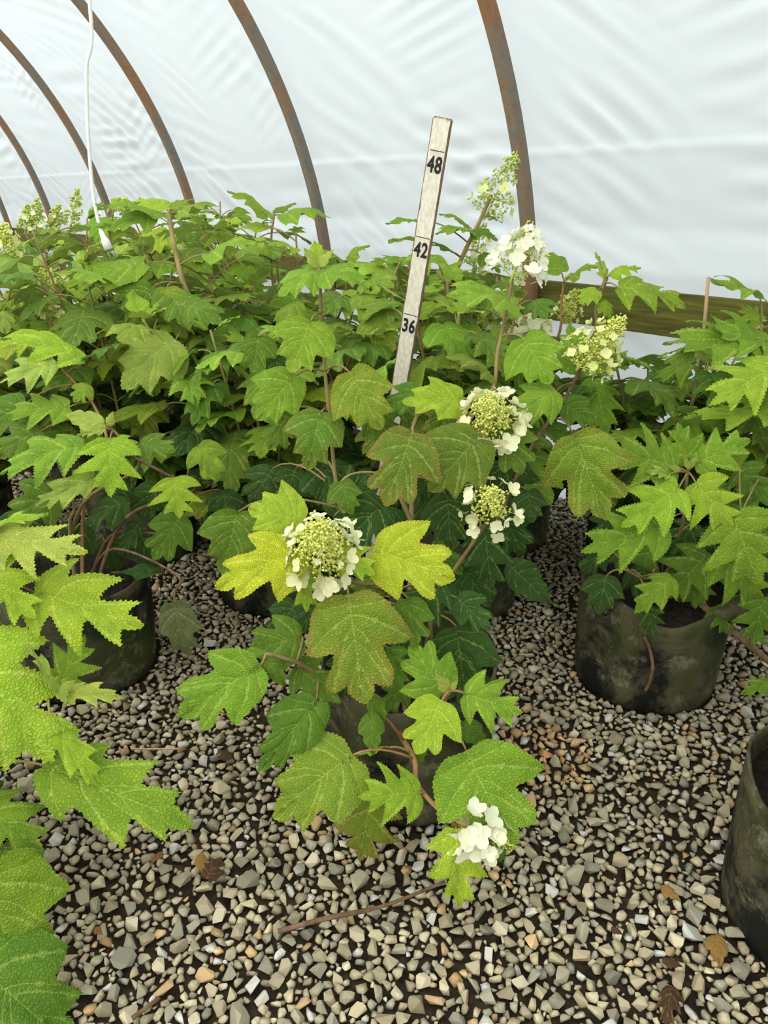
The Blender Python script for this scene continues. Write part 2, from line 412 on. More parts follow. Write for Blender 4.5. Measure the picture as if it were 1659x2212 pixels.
def stone_tint(x, y):
    c = np.array(R.choice(PAL)) * R.uniform(0.72, 1.28)
    if (x - 0.33) ** 2 + ((y - 1.32) * 1.3) ** 2 < 0.12 ** 2: c = c * np.array([1.25, 0.98, 0.78])
    if R.random() < 0.05: c = c * np.array([1.1, 0.85, 0.65])
    if R.random() < 0.05: c = np.array([0.60, 0.58, 0.52])
    return np.clip(c, 0, 0.75)
def stone_mat(r):
    a, b, c = R.uniform(0, 6.28), R.gauss(0, 0.30), R.gauss(0, 0.30)
    return np.array(Matrix.Rotation(b, 3, 'X') @ Matrix.Rotation(c, 3, 'Y') @ Matrix.Rotation(a, 3, 'Z')) * (r * 1.12)
def nearness(s):
    p = project((s[0], s[1], 0.01)); vis = 0 <= p[0] <= 1659 and 0 <= p[1] <= 2212
    return -(s[2] / math.hypot(s[0], s[1], CAM_H)) if vis else 1.0
stones.sort(key=nearness)
protos_me = []
for k, (v, f) in enumerate(PROTO):
    for tint in range(3):
        me = bpy.data.meshes.new('stone'); me.from_pydata(v.tolist(), [], f.tolist()); me.materials.append(M['stone'])
        ca = me.color_attributes.new('tint', 'FLOAT_COLOR', 'POINT'); c = stone_tint(9, 9)
        ca.data.foreach_set('color', np.tile(np.append(c, 1.0), len(v)).astype(np.float32)); protos_me.append(me)
for (x, y, r) in stones[:300]:
    o = link('stone', R.choice(protos_me), floor)
    A = Matrix(stone_mat(r).tolist()).to_4x4(); o.matrix_local = Matrix.Translation((x, y, r * R.uniform(0.30, 0.62))) @ A
VV, FF, CC, off = [], [], [], 0
for (x, y, r) in stones[300:]:
    v, f = R.choice(PROTO)
    VV.append(v @ stone_mat(r).T + np.array([x, y, r * R.uniform(0.22, 0.62)])); FF.append(f + off); off += len(v)
    CC.append(np.tile(np.append(stone_tint(x, y), 1.0), (len(v), 1)))
VV = np.concatenate(VV).astype(np.float32); FF = np.concatenate(FF).astype(np.int32); CC = np.concatenate(CC).astype(np.float32)
me = bpy.data.meshes.new('gravel'); me.vertices.add(len(VV)); me.vertices.foreach_set('co', VV.ravel())
me.loops.add(FF.size); me.loops.foreach_set('vertex_index', FF.ravel()); me.polygons.add(len(FF))
me.polygons.foreach_set('loop_start', np.arange(0, FF.size, 3, dtype=np.int32)); me.update(calc_edges=True)
ca = me.color_attributes.new('tint', 'FLOAT_COLOR', 'POINT'); ca.data.foreach_set('color', CC.ravel())
me.materials.append(M['stone']); tag(link('gravel', me, floor), None, None, None, 'stuff')
print('stones', len(stones), 'tris', len(FF))

# ------------------------------------------------------------------ leaf shapes
# half outlines (x out from the midrib, y along it) and lateral veins (start on the midrib, end in a lobe)
TPL = {
 'A': ([(0.04, 0.015), (0.15, 0.01), (0.25, 0.065), (0.34, 0.165), (0.405, 0.30), (0.475, 0.465), (0.36, 0.485), (0.205, 0.455), (0.235, 0.56), (0.305, 0.69), (0.305, 0.785), (0.27, 0.84), (0.20, 0.815), (0.115, 0.775), (0.125, 0.86), (0.07, 0.935), (0.0, 1.0)],
       [(0.09, 0.24, 0.13), (0.16, 0.445, 0.45), (0.30, 0.19, 0.58), (0.38, 0.265, 0.815), (0.60, 0.10, 0.86), (0.74, 0.05, 0.92)], 0.008),
 'B': ([(0.03, -0.005), (0.13, -0.035), (0.24, 0.02), (0.34, 0.11), (0.45, 0.26), (0.31, 0.265), (0.185, 0.285), (0.28, 0.385), (0.38, 0.50), (0.475, 0.655), (0.34, 0.615), (0.22, 0.58), (0.115, 0.565), (0.17, 0.665), (0.215, 0.76), (0.245, 0.885), (0.16, 0.845), (0.075, 0.815), (0.06, 0.91), (0.0, 1.0)],
       [(0.05, 0.42, 0.25), (0.20, 0.45, 0.635), (0.34, 0.10, 0.53), (0.46, 0.235, 0.865), (0.66, 0.06, 0.82), (0.78, 0.04, 0.92)], 0.013),
 'C': ([(0.04, 0.0), (0.18, -0.03), (0.32, 0.05), (0.41, 0.16), (0.46, 0.31), (0.515, 0.50), (0.39, 0.515), (0.265, 0.525), (0.285, 0.66), (0.305, 0.815), (0.20, 0.79), (0.115, 0.785), (0.13, 0.87), (0.07, 0.95), (0.0, 1.0)],
       [(0.07, 0.33, 0.15), (0.15, 0.485, 0.485), (0.30, 0.24, 0.56), (0.38, 0.28, 0.79), (0.60, 0.10, 0.84), (0.74, 0.055, 0.92)], 0.010),
 'D': ([(0.03, 0.0), (0.11, -0.01), (0.19, 0.05), (0.27, 0.14), (0.34, 0.26), (0.20, 0.28), (0.22, 0.36), (0.29, 0.48), (0.35, 0.64), (0.22, 0.61), (0.115, 0.60), (0.155, 0.71), (0.185, 0.85), (0.09, 0.82), (0.055, 0.92), (0.0, 1.0)],
       [(0.06, 0.31, 0.245), (0.22, 0.33, 0.615), (0.36, 0.10, 0.56), (0.50, 0.175, 0.83), (0.68, 0.065, 0.84)], 0.013),
 'E': ([(0.03, 0.0), (0.15, 0.02), (0.26, 0.13), (0.32, 0.28), (0.34, 0.46), (0.27, 0.52), (0.21, 0.55), (0.245, 0.71), (0.15, 0.78), (0.09, 0.88), (0.0, 1.0)],
       [(0.08, 0.26, 0.20), (0.22, 0.31, 0.43), (0.38, 0.20, 0.56), (0.50, 0.215, 0.70), (0.68, 0.10, 0.83)], 0.012),
}
def resample(pts, step):
    out = [pts[0]]
    for a, b in zip(pts[:-1], pts[1:]):
        a, b = np.array(a), np.array(b); n = max(1, int(np.linalg.norm(b - a) / step + 0.5))
        for k in range(1, n + 1): out.append(tuple(a + (b - a) * k / n))
    return out
def smooth_poly(pts):   # corner-cut once; keeps the lobe tips fairly sharp
    o = [pts[0]]
    for i in range(1, len(pts) - 1):
        a, b, c = map(np.array, (pts[i - 1], pts[i], pts[i + 1]))
        cosv = np.dot(b - a, c - b) / (np.linalg.norm(b - a) * np.linalg.norm(c - b) + 1e-9)
        if cosv < 0.35 and b[0] > np.abs(a[0]): o.append(tuple(b))
        else: o += [tuple(b * 0.84 + a * 0.16), tuple(b * 0.84 + c * 0.16)]
    o.append(pts[-1]); return o
def make_leaf(tpl, seed, fold=0.16, bend=0.5, wave=0.03, cup=0.0):
    rg = random.Random(seed); half, veins, tooth = TPL[tpl]; halves = []
    vl = []
    for sgn in (1, -1):
        ph = [rg.uniform(0, 6.28) for _ in range(4)]
        def warp(x, y, ph=ph):
            k = 1 + 0.07 * math.sin(3.1 * y + ph[0]) + 0.05 * math.sin(7.3 * y + ph[1])
            return x * k, y + 0.030 * math.sin(4.0 * y + ph[2]) * min(1, x * 5) * (1 if y < 0.97 else 0)
        h = [warp(*q) for q in half[:-1]] + [half[-1]]
        h = resample(smooth_poly(h), 0.022)
        o = []
        for i in range(len(h)):
            x, y = h[i]
            if 0 < i < len(h) - 1:
                tx, ty = h[i + 1][0] - h[i - 1][0], h[i + 1][1] - h[i - 1][1]; L = math.hypot(tx, ty) + 1e-9
                t = tooth * (1.0 if i % 2 else -0.35) * rg.uniform(0.6, 1.3); x += ty / L * t + tx / L * t * 0.6; y += -tx / L * t + ty / L * t * 0.6
            o.append((max(x, 0.006) * sgn if i < len(h) - 1 else 0.0, y))
        halves.append(o)
        for (y0, vx, vy) in veins:
            ex, ey = warp(vx, vy); ex *= 0.95; y0 = y0 + rg.uniform(-0.03, 0.03); pl = []
            for k in range(11):
                t = k / 6; bx = ex * t; by = y0 + (ey - y0) * (t + 0.14 * math.sin(math.pi * t) * (-1 if ey - y0 > 0.12 else 0.2))
                pl.append((bx * sgn, by))
            vl.append((pl, 0.0066 if vx > 0.2 else 0.0050))
    outline = halves[0] + halves[1][-2::-1]
    vl.append(([(0, -0.005 + 0.97 * k / 18) for k in range(19)], 0.0095))
    OUT = np.array(outline); pts = list(outline); n0 = len(pts); edges = [(i, (i + 1) % n0) for i in range(n0)]
    seg = np.concatenate([np.stack([np.array(p[:-1]), np.array(p[1:])], 1) for p, w in vl])
    def dist_seg(P, S):
        a, b = S[None, :, 0], S[None, :, 1]; d = b - a
        t = np.clip(((P[:, None] - a) * d).sum(-1) / ((d ** 2).sum(-1) + 1e-12), 0, 1)
        return np.sqrt((((a + d * t[..., None]) - P[:, None]) ** 2).sum(-1)).min(1)
    OS = np.stack([OUT, np.roll(OUT, -1, 0)], 1)
    for p, w in vl:
        p = np.array(p); last = None
        for i in range(len(p)):
            T = p[min(i + 1, len(p) - 1)] - p[max(i - 1, 0)]; T = T / (np.linalg.norm(T) + 1e-9); Nn = np.array([-T[1], T[0]])
            ww = w * (1 - 0.55 * i / (len(p) - 1))
            ok = False
            for kq, q in enumerate((p[i], p[i] + Nn * ww, p[i] - Nn * ww)):
                if inside(q, outline) and dist_seg(q[None], OS)[0] > 0.006:
                    pts.append(tuple(q))
                    if kq == 0:
                        ok = True
                        if last is not None: edges.append((last, len(pts) - 1))
                        last = len(pts) - 1
            if not ok: last = None
    g = []
    for i in range(-11, 12):
        for j in range(-1, 22):
            q = (i * 0.046 + rg.uniform(-0.010, 0.010), j * 0.048 + rg.uniform(-0.010, 0.010))
            if inside(q, outline): g.append(q)
    g = np.array(g); keep = (dist_seg(g, OS) > 0.022) & (dist_seg(g, seg) > 0.018); pts += [tuple(q) for q in g[keep]]
    r = delaunay_2d_cdt([Vector(q) for q in pts], edges, [list(range(n0))], 1, 1e-5)
    P = np.array([q[:] for q in r[0]]); F = [tuple(f) for f in r[2]]
    dv = dist_seg(P, seg); de = dist_seg(P, OS)
    mid = dist_seg(P, np.array([[(0, 0), (0, 0.97)]]))
    vein = np.where(dv < 0.0012, 1.0, 0.0) * np.clip(1.15 - 0.45 * P[:, 1] - 0.5 * np.abs(P[:, 0]), 0.2, 1); edge = np.exp(-(de / 0.045) ** 1.2)
    x, y = P[:, 0], P[:, 1]
    q = np.clip(dv / 0.055, 0, 1); puff = 0.020 * q * q * (3 - 2 * q)
    p1, p2, p3 = [rg.uniform(0, 6.28) for _ in range(3)]
    z = fold * np.abs(x) - (0.55 * fold + 0.35 + cup) * x * x * 1.4 + puff
    z += wave * np.exp(-(de / 0.12) ** 2) * np.sin(9 * y + p1 + np.sign(x) * p2) + 0.025 * np.sin(4 * y + p3) * x
    k = bend; yy = np.sin(k * y) / k - np.sin(k * y) * z * 0; zz = -(1 - np.cos(k * y)) / k
    Y = yy + np.sin(k * y) * z; Z = zz + np.cos(k * y) * z
    it = n0 // 2; it = int(np.argmin((P[:, 0]) ** 2 + (P[:, 1] - 1) ** 2))
    ang = math.atan2(Z[it], Y[it]); L = math.hypot(Z[it], Y[it]); ca_, sa_ = math.cos(-ang) / L, math.sin(-ang) / L
    Y2, Z2 = Y * ca_ - Z * sa_, Y * sa_ + Z * ca_
    V = np.stack([x / L, Y2, Z2], 1)
    me = bpy.data.meshes.new('leaf'); me.from_pydata(V.tolist(), [], F)
    if me.polygons and sum(pl.normal.z * pl.area for pl in me.polygons) < 0: me.flip_normals()
    me.polygons.foreach_set('use_smooth', [True] * len(me.polygons))
    uvl = me.uv_layers.new(name='UVMap'); li = np.empty(len(me.loops), dtype=np.int32); me.loops.foreach_get('vertex_index', li)
    uvl.data.foreach_set('uv', (P[li] + np.array([0.5, 0.0])).astype(np.float32).ravel())
    for nm, arr in (('vein', vein), ('edge', edge)):
        a = me.attributes.new(nm, 'FLOAT', 'POINT'); a.data.foreach_set('value', arr.astype(np.float32))
    me.materials.append(M['leaf']); me.update(); return me
LEAF = {}
for t in 'ABCDE':
    LEAF[t] = [make_leaf(t, 31 * k + ord(t), fold=(0.10, 0.22, 0.30, 0.05)[k], bend=(0.35, 0.75, 0.2, 1.0)[k], wave=(0.025, 0.04, 0.05, 0.03)[k], cup=(0, 0.15, 0.0, 0.3)[k]) for k in range(4)]
print('leaf tris', [len(m.polygons) for m in LEAF['A']])

UP = Vector((0, 0, 1))
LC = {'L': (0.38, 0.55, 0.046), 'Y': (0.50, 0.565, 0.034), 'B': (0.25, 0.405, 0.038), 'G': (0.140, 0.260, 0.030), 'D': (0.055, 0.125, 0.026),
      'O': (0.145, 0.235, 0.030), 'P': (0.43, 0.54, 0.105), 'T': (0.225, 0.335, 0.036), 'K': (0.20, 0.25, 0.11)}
def leaf(plant, P, Q, width=1.0, tpl='A', var=None, col='G', rim=0.0, b=0.5, roll=0.0, nrm=None, jit=0.08):
    P, Q = Vector(P), Vector(Q); ax = Q - P; L = ax.length; ax = ax / L
    tocam = (Vector((0, 0, CAM_H)) - P).normalized()
    n = nrm if nrm is not None else (UP * (1 - b) + tocam * b)
    n = n - ax * n.dot(ax)
    n = n.normalized() if n.length > 1e-4 else ax.orthogonal().normalized()
    if roll: n = Matrix.Rotation(roll, 3, ax) @ n
    xx = ax.cross(n)
    me = LEAF[tpl][var if var is not None else R.randrange(4)]
    o = link('leaf', me, plant); O = Vector(parent_origin(plant))
    Mx = Matrix((xx * L * width, ax * L, n * L)).transposed().to_4x4(); Mx.translation = P - O
    o.matrix_local = Mx
    c = LC[col] if isinstance(col, str) else col; k = 1 + R.uniform(-jit, jit)
    k *= 0.94; o.color = (c[0] * k * (1 + R.uniform(-jit, jit)), c[1] * k, c[2] * k, rim)
    return o

# ------------------------------------------------------------------ flowers
def make_floret(seed, cup):
    rg = random.Random(seed); m = MB()
    for q in range(4):
        a = q * math.pi / 2 + rg.uniform(-0.15, 0.15); L = rg.uniform(0.85, 1.1); W = rg.uniform(0.42, 0.52); vs = []; tw = rg.uniform(-0.2, 0.2)
        for i in range(5):
            t = i / 4; w = W * (0.22 + 0.78 * math.sin(math.pi * min(1, 0.12 + 0.80 * t)) ** 0.8) * (1 if i < 4 else 0.45)
            for j in (-1, 0, 1):
                x = j * w; y = 0.05 + L * t - 0.06 * abs(j) * (i == 4); z = cup * t * t + 0.12 * abs(j) * t + tw * x * t + 0.03 * (q % 2)
                vs.append((x * math.cos(a) - y * math.sin(a), x * math.sin(a) + y * math.cos(a), z))
        fs = [(i * 3 + j, i * 3 + j + 1, i * 3 + j + 4, i * 3 + j + 3) for i in range(4) for j in (0, 1)]
        m.add(vs, fs)
    m.tube([(0, 0, 0.03), (0, 0, 0.13)], [0.07, 0.02], 5)
    m.tube([(0, 0, 0.0), (0, 0, -1.0)], 0.035, 4)
    return m
FLORET = {nm: [make_floret(k, (0.12, 0.3, 0.0, 0.5)[k]).mesh('floret', M[mt]) for k in range(4)]
          for nm, mt in (('cream', 'petal'), ('white', 'petal_white'), ('lime', 'petal_lime'))}
ICO = [(0, 0, 1), (1, 0, 0), (0, 1, 0), (-1, 0, 0), (0, -1, 0), (0, 0, -1)]
ICOF = [(0, 1, 2), (0, 2, 3), (0, 3, 4), (0, 4, 1), (5, 2, 1), (5, 3, 2), (5, 4, 3), (5, 1, 4)]
def panicle(plant, P, Q, wid, nbud, nflo, kind='cream', bud='bud', budr=0.0022, flo=0.013, taper=0.8, blunt=0.0, outer=1.0, flow_lo=0.0, flow_hi=1.0, stalk=True):
    P, Q = Vector(P), Vector(Q); ax = Q - P; H = ax.length; ax = ax / H; e1 = ax.orthogonal().normalized(); e2 = ax.cross(e1)
    m = MB(); m.tube([P, P + ax * H * 0.5, Q], [0.0032, 0.0026, 0.0012], 5)
    def rad(t): return wid / 2 * max(0.10, (1 - t) ** taper * (1 - blunt) + blunt * math.sqrt(max(0, 1 - t * t))) * min(1, 0.55 + t * 4)
    nb = max(5, int(nbud / 22)); i = 0
    for k in range(nb):
        t = (k + 0.5) / nb; a = k * 2.399 + R.uniform(-0.3, 0.3); r = rad(t); d = (e1 * math.cos(a) + e2 * math.sin(a))
        c0 = P + ax * H * t * 0.93; c1 = c0 + d * r * 0.72 + ax * r * 0.35
        m.tube([c0, c1], [0.0014, 0.0009], 4, False)
        for q in range(max(6, int(22 * (0.7 + 0.5 * (1 - t))))):
            cl = max(0.010, r * 0.40); v = Vector((R.gauss(0, 1), R.gauss(0, 1), R.gauss(0, 1))).normalized() * cl * R.uniform(0.55, 1.0)
            c = c1 + v - d * r * 0.30 * R.random() * (1 if r > 0.02 else 0); s_ = budr * R.uniform(0.75, 1.35)
            m.add([(c[0] + p[0] * s_, c[1] + p[1] * s_, c[2] + p[2] * s_) for p in ICO], ICOF)
    fc = m.build('flower_cluster', M[bud], plant)
    for k in range(nflo):
        t = flow_lo + (flow_hi - flow_lo) * ((k + R.random()) / nflo); a = k * 2.399 + R.uniform(-0.5, 0.5); d = e1 * math.cos(a) + e2 * math.sin(a)
        r = rad(t) * R.uniform(0.92, 1.22) * outer + 0.004
        c = P + ax * H * t * 0.93 + d * r + ax * r * 0.25
        n = (d * 1.0 + ax * 0.45 + UP * 0.25 + Vector((R.gauss(0, .3), R.gauss(0, .3), R.gauss(0, .3)))).normalized()
        s_ = flo * R.uniform(0.72, 1.15) * (1 - 0.35 * t)
        x1 = n.orthogonal().normalized(); x1 = Matrix.Rotation(R.uniform(0, 6.28), 3, n) @ x1; y1 = n.cross(x1)
        o = link('floret', R.choice(FLORET[kind]), fc); O = Vector(parent_origin(plant))
        Mx = Matrix((x1 * s_, y1 * s_, n * s_)).transposed().to_4x4(); Mx.translation = c - O; o.matrix_local = Mx
    return fc

# ------------------------------------------------------------------ pots and stems
def pot(plant, c, r=0.172, h=0.275, seed=0, soil=0.232, dips=()):
    rg = random.Random(seed); ph = [rg.uniform(0, 6.28) for _ in range(4)]; n = 56; m = MB(); vs = []
    def rimz(a):
        z = h + 0.012 * math.sin(2 * a + ph[0]) + 0.008 * math.sin(3 * a + ph[1]) + 0.004 * math.sin(7 * a + ph[2])
        for (a0, wd, dz) in dips:
            q = (a - a0 + math.pi) % (2 * math.pi) - math.pi; z += dz * math.exp(-(q / wd) ** 2)
        return z
    prof = [(0.90, -0.004), (0.955, 0.02), (0.975, 0.15), (0.99, 0.4), (1.0, 0.7), (1.0, 0.93), (1.004, 1.0), (0.975, 1.004), (0.965, 0.95), (0.955, 0.72)]
    for (f_, t) in prof:
        for k in range(n):
            a = 2 * math.pi * k / n; rr = r * f_ * (1 + 0.018 * math.sin(2 * a + ph[3]) * t + 0.010 * math.sin(5 * a + ph[1]) * t); zz = rimz(a) * t if t > 0.5 else h * t
            vs.append((c[0] + rr * math.cos(a), c[1] + rr * math.sin(a), zz))
    L = len(prof); fs = [(i * n + k, i * n + (k + 1) % n, (i + 1) * n + (k + 1) % n, (i + 1) * n + k) for i in range(L - 1) for k in range(n)]
    fs.append(tuple(range(n - 1, -1, -1))); m.add(vs, fs); p = m.build('pot', M['pot'], plant)
    m = MB(); vs = [(c[0], c[1], soil + 0.012)]; rings = 7
    for i in range(1, rings + 1):
        for k in range(36):
            a = 2 * math.pi * k / 36; rr = r * 0.965 * i / rings
            vs.append((c[0] + rr * math.cos(a), c[1] + rr * math.sin(a), soil + (rg.uniform(-0.006, 0.008) if i < rings else 0)))
    fs = [(0, 1 + k, 1 + (k + 1) % 36) for k in range(36)]
    for i in range(rings - 1):
        for k in range(36): fs.append((1 + i * 36 + k, 1 + (i + 1) * 36 + k, 1 + (i + 1) * 36 + (k + 1) % 36, 1 + i * 36 + (k + 1) % 36))
    m.add(vs, fs); m.build('soil', M['soil'], plant)
    return p
def bez(p0, p1, p2, n=8):
    return [p0 * (1 - t) ** 2 + p1 * 2 * t * (1 - t) + p2 * t * t for t in [i / n for i in range(n + 1)]]
def spline(pts, n=5):
    pts = [Vector(p) for p in pts]
    if len(pts) < 3: return pts
    e = [pts[0] * 2 - pts[1]] + pts + [pts[-1] * 2 - pts[-2]]; o = []
    for i in range(1, len(e) - 2):
        for k in range(n):
            t = k / n; a, b, c, d = e[i - 1], e[i], e[i + 1], e[i + 2]
            o.append(0.5 * ((2 * b) + (c - a) * t + (2 * a - 5 * b + 4 * c - d) * t * t + (3 * b - a - 3 * c + d) * t ** 3))
    o.append(pts[-1]); return o

class Plant:
    def __init__(s, x, y, label, seed, dips=(), h=0.275):
        s.x, s.y = x, y; s.e = thing('potted_hydrangea', (x, y, 0), label, 'potted shrub', 'potted hydrangeas in the tunnel')
        pot(s.e, (x, y), seed=seed, dips=dips, h=h); s.stems = []; s.rg = random.Random(seed + 50)
    def stem(s, pts, r0=0.0048, r1=0.0032, mat='stem', rooted=True):
        pts = [Vector(p) for p in pts]
        if rooted:
            b0 = Vector((s.x + s.rg.uniform(-0.05, 0.05), s.y + s.rg.uniform(-0.05, 0.05), 0.225))
            p = pts[0]; mid = b0.lerp(p, 0.5) + Vector((0, 0, 0.06)) ; mid.x = b0.x * 0.62 + p.x * 0.38; mid.y = b0.y * 0.62 + p.y * 0.38
            pts = [b0, mid] + pts
        sp = spline(pts); n = len(sp)
        m = MB(); m.tube(sp, [r0 + (r1 - r0) * i / (n - 1) for i in range(n)], 7); s.stems.append((sp, m, mat)); return sp
    def nearest(s, P):
        best = None
        for k, (sp, m, mt) in enumerate(s.stems):
            for q in sp[len(sp) // 4:]:
                d = (q - P).length + max(0, q.z - P.z) * 0.35
                if best is None or d < best[0]: best = (d, q, k)
        return best
    def petiole(s, P, Q, r=0.0020):
        d, q, k = s.nearest(P)
        mid = q.lerp(P, 0.55) + UP * min(0.04, d * 0.25)
        back = (P - Q).normalized(); end = P + (Q - P) * 0.015
        s.stems[k][1].tube(bez(q, mid.lerp(P + back * d * 0.35, 0.35), end, 6), [r * 1.15] * 3 + [r] * 3 + [r * 0.8], 5)
    def hero(s, bx, by, tx, ty, Y, dY=-0.06, w=1.0, tpl='A', col='G', rim=0.0, b=0.5, roll=0.0, var=None, pet=True):
        P = at(bx, by, Y); Q = at(tx, ty, Y + dY); leaf(s.e, P, Q, w, tpl, var, col, rim, b, roll)
        if pet and s.stems: s.petiole(P, Q)
    def finish(s):
        for (sp, m, mt) in s.stems: m.build('stem', M[mt], s.e)
    # free growth: stems with opposite leaf pairs
    def grow(s, nst, H, spread, leafL=0.16, cols='LBBGGT', canopy=None, low=0.14, tilt=(-0.75, 0.05), tpls='AABCCD', top=True, mats=('stem', 'stem_green', 'stem_red'), lean=(0, 0), zmin=0.16):
        rg = s.rg
        for k in range(nst):
            a = 2 * math.pi * (k + rg.uniform(-0.3, 0.3)) / nst; rr = spread * math.sqrt(rg.uniform(0.15, 1.0)); h = H * rg.uniform(0.80, 1.06)
            tipp = Vector((s.x + rr * math.cos(a) + lean[0], s.y + rr * math.sin(a) + lean[1], h))
            b0 = Vector((s.x + 0.05 * math.cos(a), s.y + 0.05 * math.sin(a), 0.225))
            if canopy and not inside(project(tipp), canopy): continue
            c1 = Vector((b0.x * 0.55 + tipp.x * 0.45, b0.y * 0.55 + tipp.y * 0.45, 0.225 + (h - 0.225) * 0.52))
            sp = spline([b0, c1, tipp], 9); m = MB(); m.tube(sp, [0.0055 - 0.0025 * i / (len(sp) - 1) for i in range(len(sp))], 6)
            az = rg.uniform(0, 6.28); t = low
            while t < 0.97:
                f_ = t * (len(sp) - 1); i0 = min(int(f_), len(sp) - 2); P0 = sp[i0].lerp(sp[i0 + 1], f_ - i0)
                for sd_ in (0, 1):
                    aa = az + sd_ * math.pi + rg.uniform(-0.35, 0.35); out = Vector((math.cos(aa), math.sin(aa), 0))
                    pl = rg.uniform(0.05, 0.11); P = P0 + out * pl + UP * pl * rg.uniform(0.2, 0.7)
                    L = leafL * rg.uniform(0.75, 1.15) * (1.0 if t < 0.8 else 0.8); el = rg.uniform(*tilt)
                    Q = P + (out * math.cos(el) + UP * math.sin(el)) * L
                    if Q.z < zmin or min((Q - WP).dot(WN), (P - WP).dot(WN)) < 0.05: continue
                    if canopy:
                        side = out.cross(UP).normalized() * L * 0.38; mdp = P.lerp(Q, 0.5)
                        if not all(inside(project(q), canopy) for q in (P, Q, mdp + side, mdp - side)): continue
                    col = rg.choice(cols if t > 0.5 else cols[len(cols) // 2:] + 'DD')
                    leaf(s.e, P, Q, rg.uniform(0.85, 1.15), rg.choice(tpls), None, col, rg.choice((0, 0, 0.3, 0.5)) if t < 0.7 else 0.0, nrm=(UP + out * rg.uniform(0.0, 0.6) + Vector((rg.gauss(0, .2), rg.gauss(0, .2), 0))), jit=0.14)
                    m.tube(bez(P0, P0.lerp(P, 0.6) + UP * 0.02, P, 4), 0.0022, 4, False)
                az += math.pi / 2 + rg.uniform(-0.2, 0.2); t += rg.uniform(0.085, 0.125) * 0.9 / max(0.5, h)
            if top:
                for q in range(4):
                    aa = rg.uniform(0, 6.28); out = Vector((math.cos(aa), math.sin(aa), 0)); L = rg.uniform(0.05, 0.10)
                    P = sp[-1] + out * 0.012; Q = P + (out + UP * rg.uniform(0.1, 0.9)).normalized() * L
                    if canopy and not inside(project(Q), canopy): continue
                    leaf(s.e, P, Q, rg.uniform(0.7, 0.95), 'E' if q % 2 else 'B', None, rg.choice('LPB'), 0.0, nrm=UP * 0.8 - out * 0.5, jit=0.12)
            m.build('stem', M[rg.choice(mats)], s.e)

# ------------------------------------------------------------------ where foliage shows: keeps free growth off the open gravel and film
CANOPY = [(-600, 520), (-40, 515), (60, 500), (150, 500), (215, 425), (480, 430), (560, 450), (640, 490), (700, 560), (820, 570), (900, 545), (1000, 560), (1080, 590), (1140, 620), (1190, 700), (1250, 735), (1420, 770),
          (1500, 740), (1600, 660), (2300, 560), (2300, 1300), (1700, 1290), (1500, 1330), (1250, 1280), (1230, 1180), (1180, 1190), (1170, 1300), (1080, 1300), (1040, 1240), (1000, 1300), (960, 1330), (880, 1380),
          (700, 1400), (560, 1330), (430, 1250), (330, 1240), (280, 1290), (-600, 1310)]
PL = {}
exec_order = []
# free-growing plants behind
PL['behind_stick'] = p = Plant(-0.32, 2.06, 'potted hydrangea left of the measuring stick, dark pot half hidden by the yellow leaf', 1)
p.grow(11, 0.95, 0.36, 0.17, 'LBBGGT', CANOPY)
PL['wall_plant'] = p = Plant(0.40, 2.46, 'potted hydrangea against the wooden board carrying the tallest flower spikes', 2)
p.grow(14, 0.96, 0.32, 0.17, 'BBBGT', CANOPY)
PL['mid_back'] = p = Plant(0.22, 2.02, 'bushy hydrangea right behind the measuring stick', 3); p.grow(14, 0.95, 0.32, 0.17, 'BBGGT', CANOPY)
PL['tall_left'] = p = Plant(-0.80, 2.36, 'tall hydrangea with an umbrella of top leaves below the third hoop', 4); p.grow(9, 0.98, 0.34, 0.17, 'LBBGGT', CANOPY)
PL['b1'] = p = Plant(-0.28, 2.72, 'hydrangea at the foot of the rust-orange hoop', 5); p.grow(11, 0.98, 0.38, 0.17, 'LBBGT', CANOPY)
PL['b2'] = p = Plant(-1.36, 2.25, 'pale green hydrangea at the left edge behind the left pot', 6); p.grow(9, 0.93, 0.36, 0.17, 'PLLBBG', CANOPY)
PL['b3'] = p = Plant(-1.22, 2.98, 'hydrangea below the end of the hanging white cord', 7); p.grow(9, 1.02, 0.36, 0.17, 'PLBBG', CANOPY)
PL['b4'] = p = Plant(-0.72, 3.32, 'hydrangea in the back row below the third hoop', 8); p.grow(8, 1.03, 0.36, 0.17, 'LBBGT', CANOPY)
PL['b5'] = p = Plant(-1.85, 3.15, 'far left hydrangea with cream flower spikes rising against the film', 9); p.grow(8, 0.99, 0.36, 0.17, 'PLBBG', CANOPY)
PL['b6'] = p = Plant(-1.45, 3.85, 'farthest hydrangea at the back near the fourth hoop', 10); p.grow(8, 1.05, 0.36, 0.17, 'LBBG', CANOPY)
PL['right_back'] = p = Plant(1.12, 1.98, 'hydrangea at the right edge in front of the wooden board', 12); p.grow(8, 0.84, 0.34, 0.17, 'LBBG', CANOPY, tpls='BBDA')
PL['right_mid'] = p = Plant(0.80, 2.16, 'low spreading hydrangea between the board and the right pot', 13); p.grow(13, 0.74, 0.34, 0.18, 'BBGG', CANOPY, tpls='BDAC')
for p in PL.values(): p.finish()

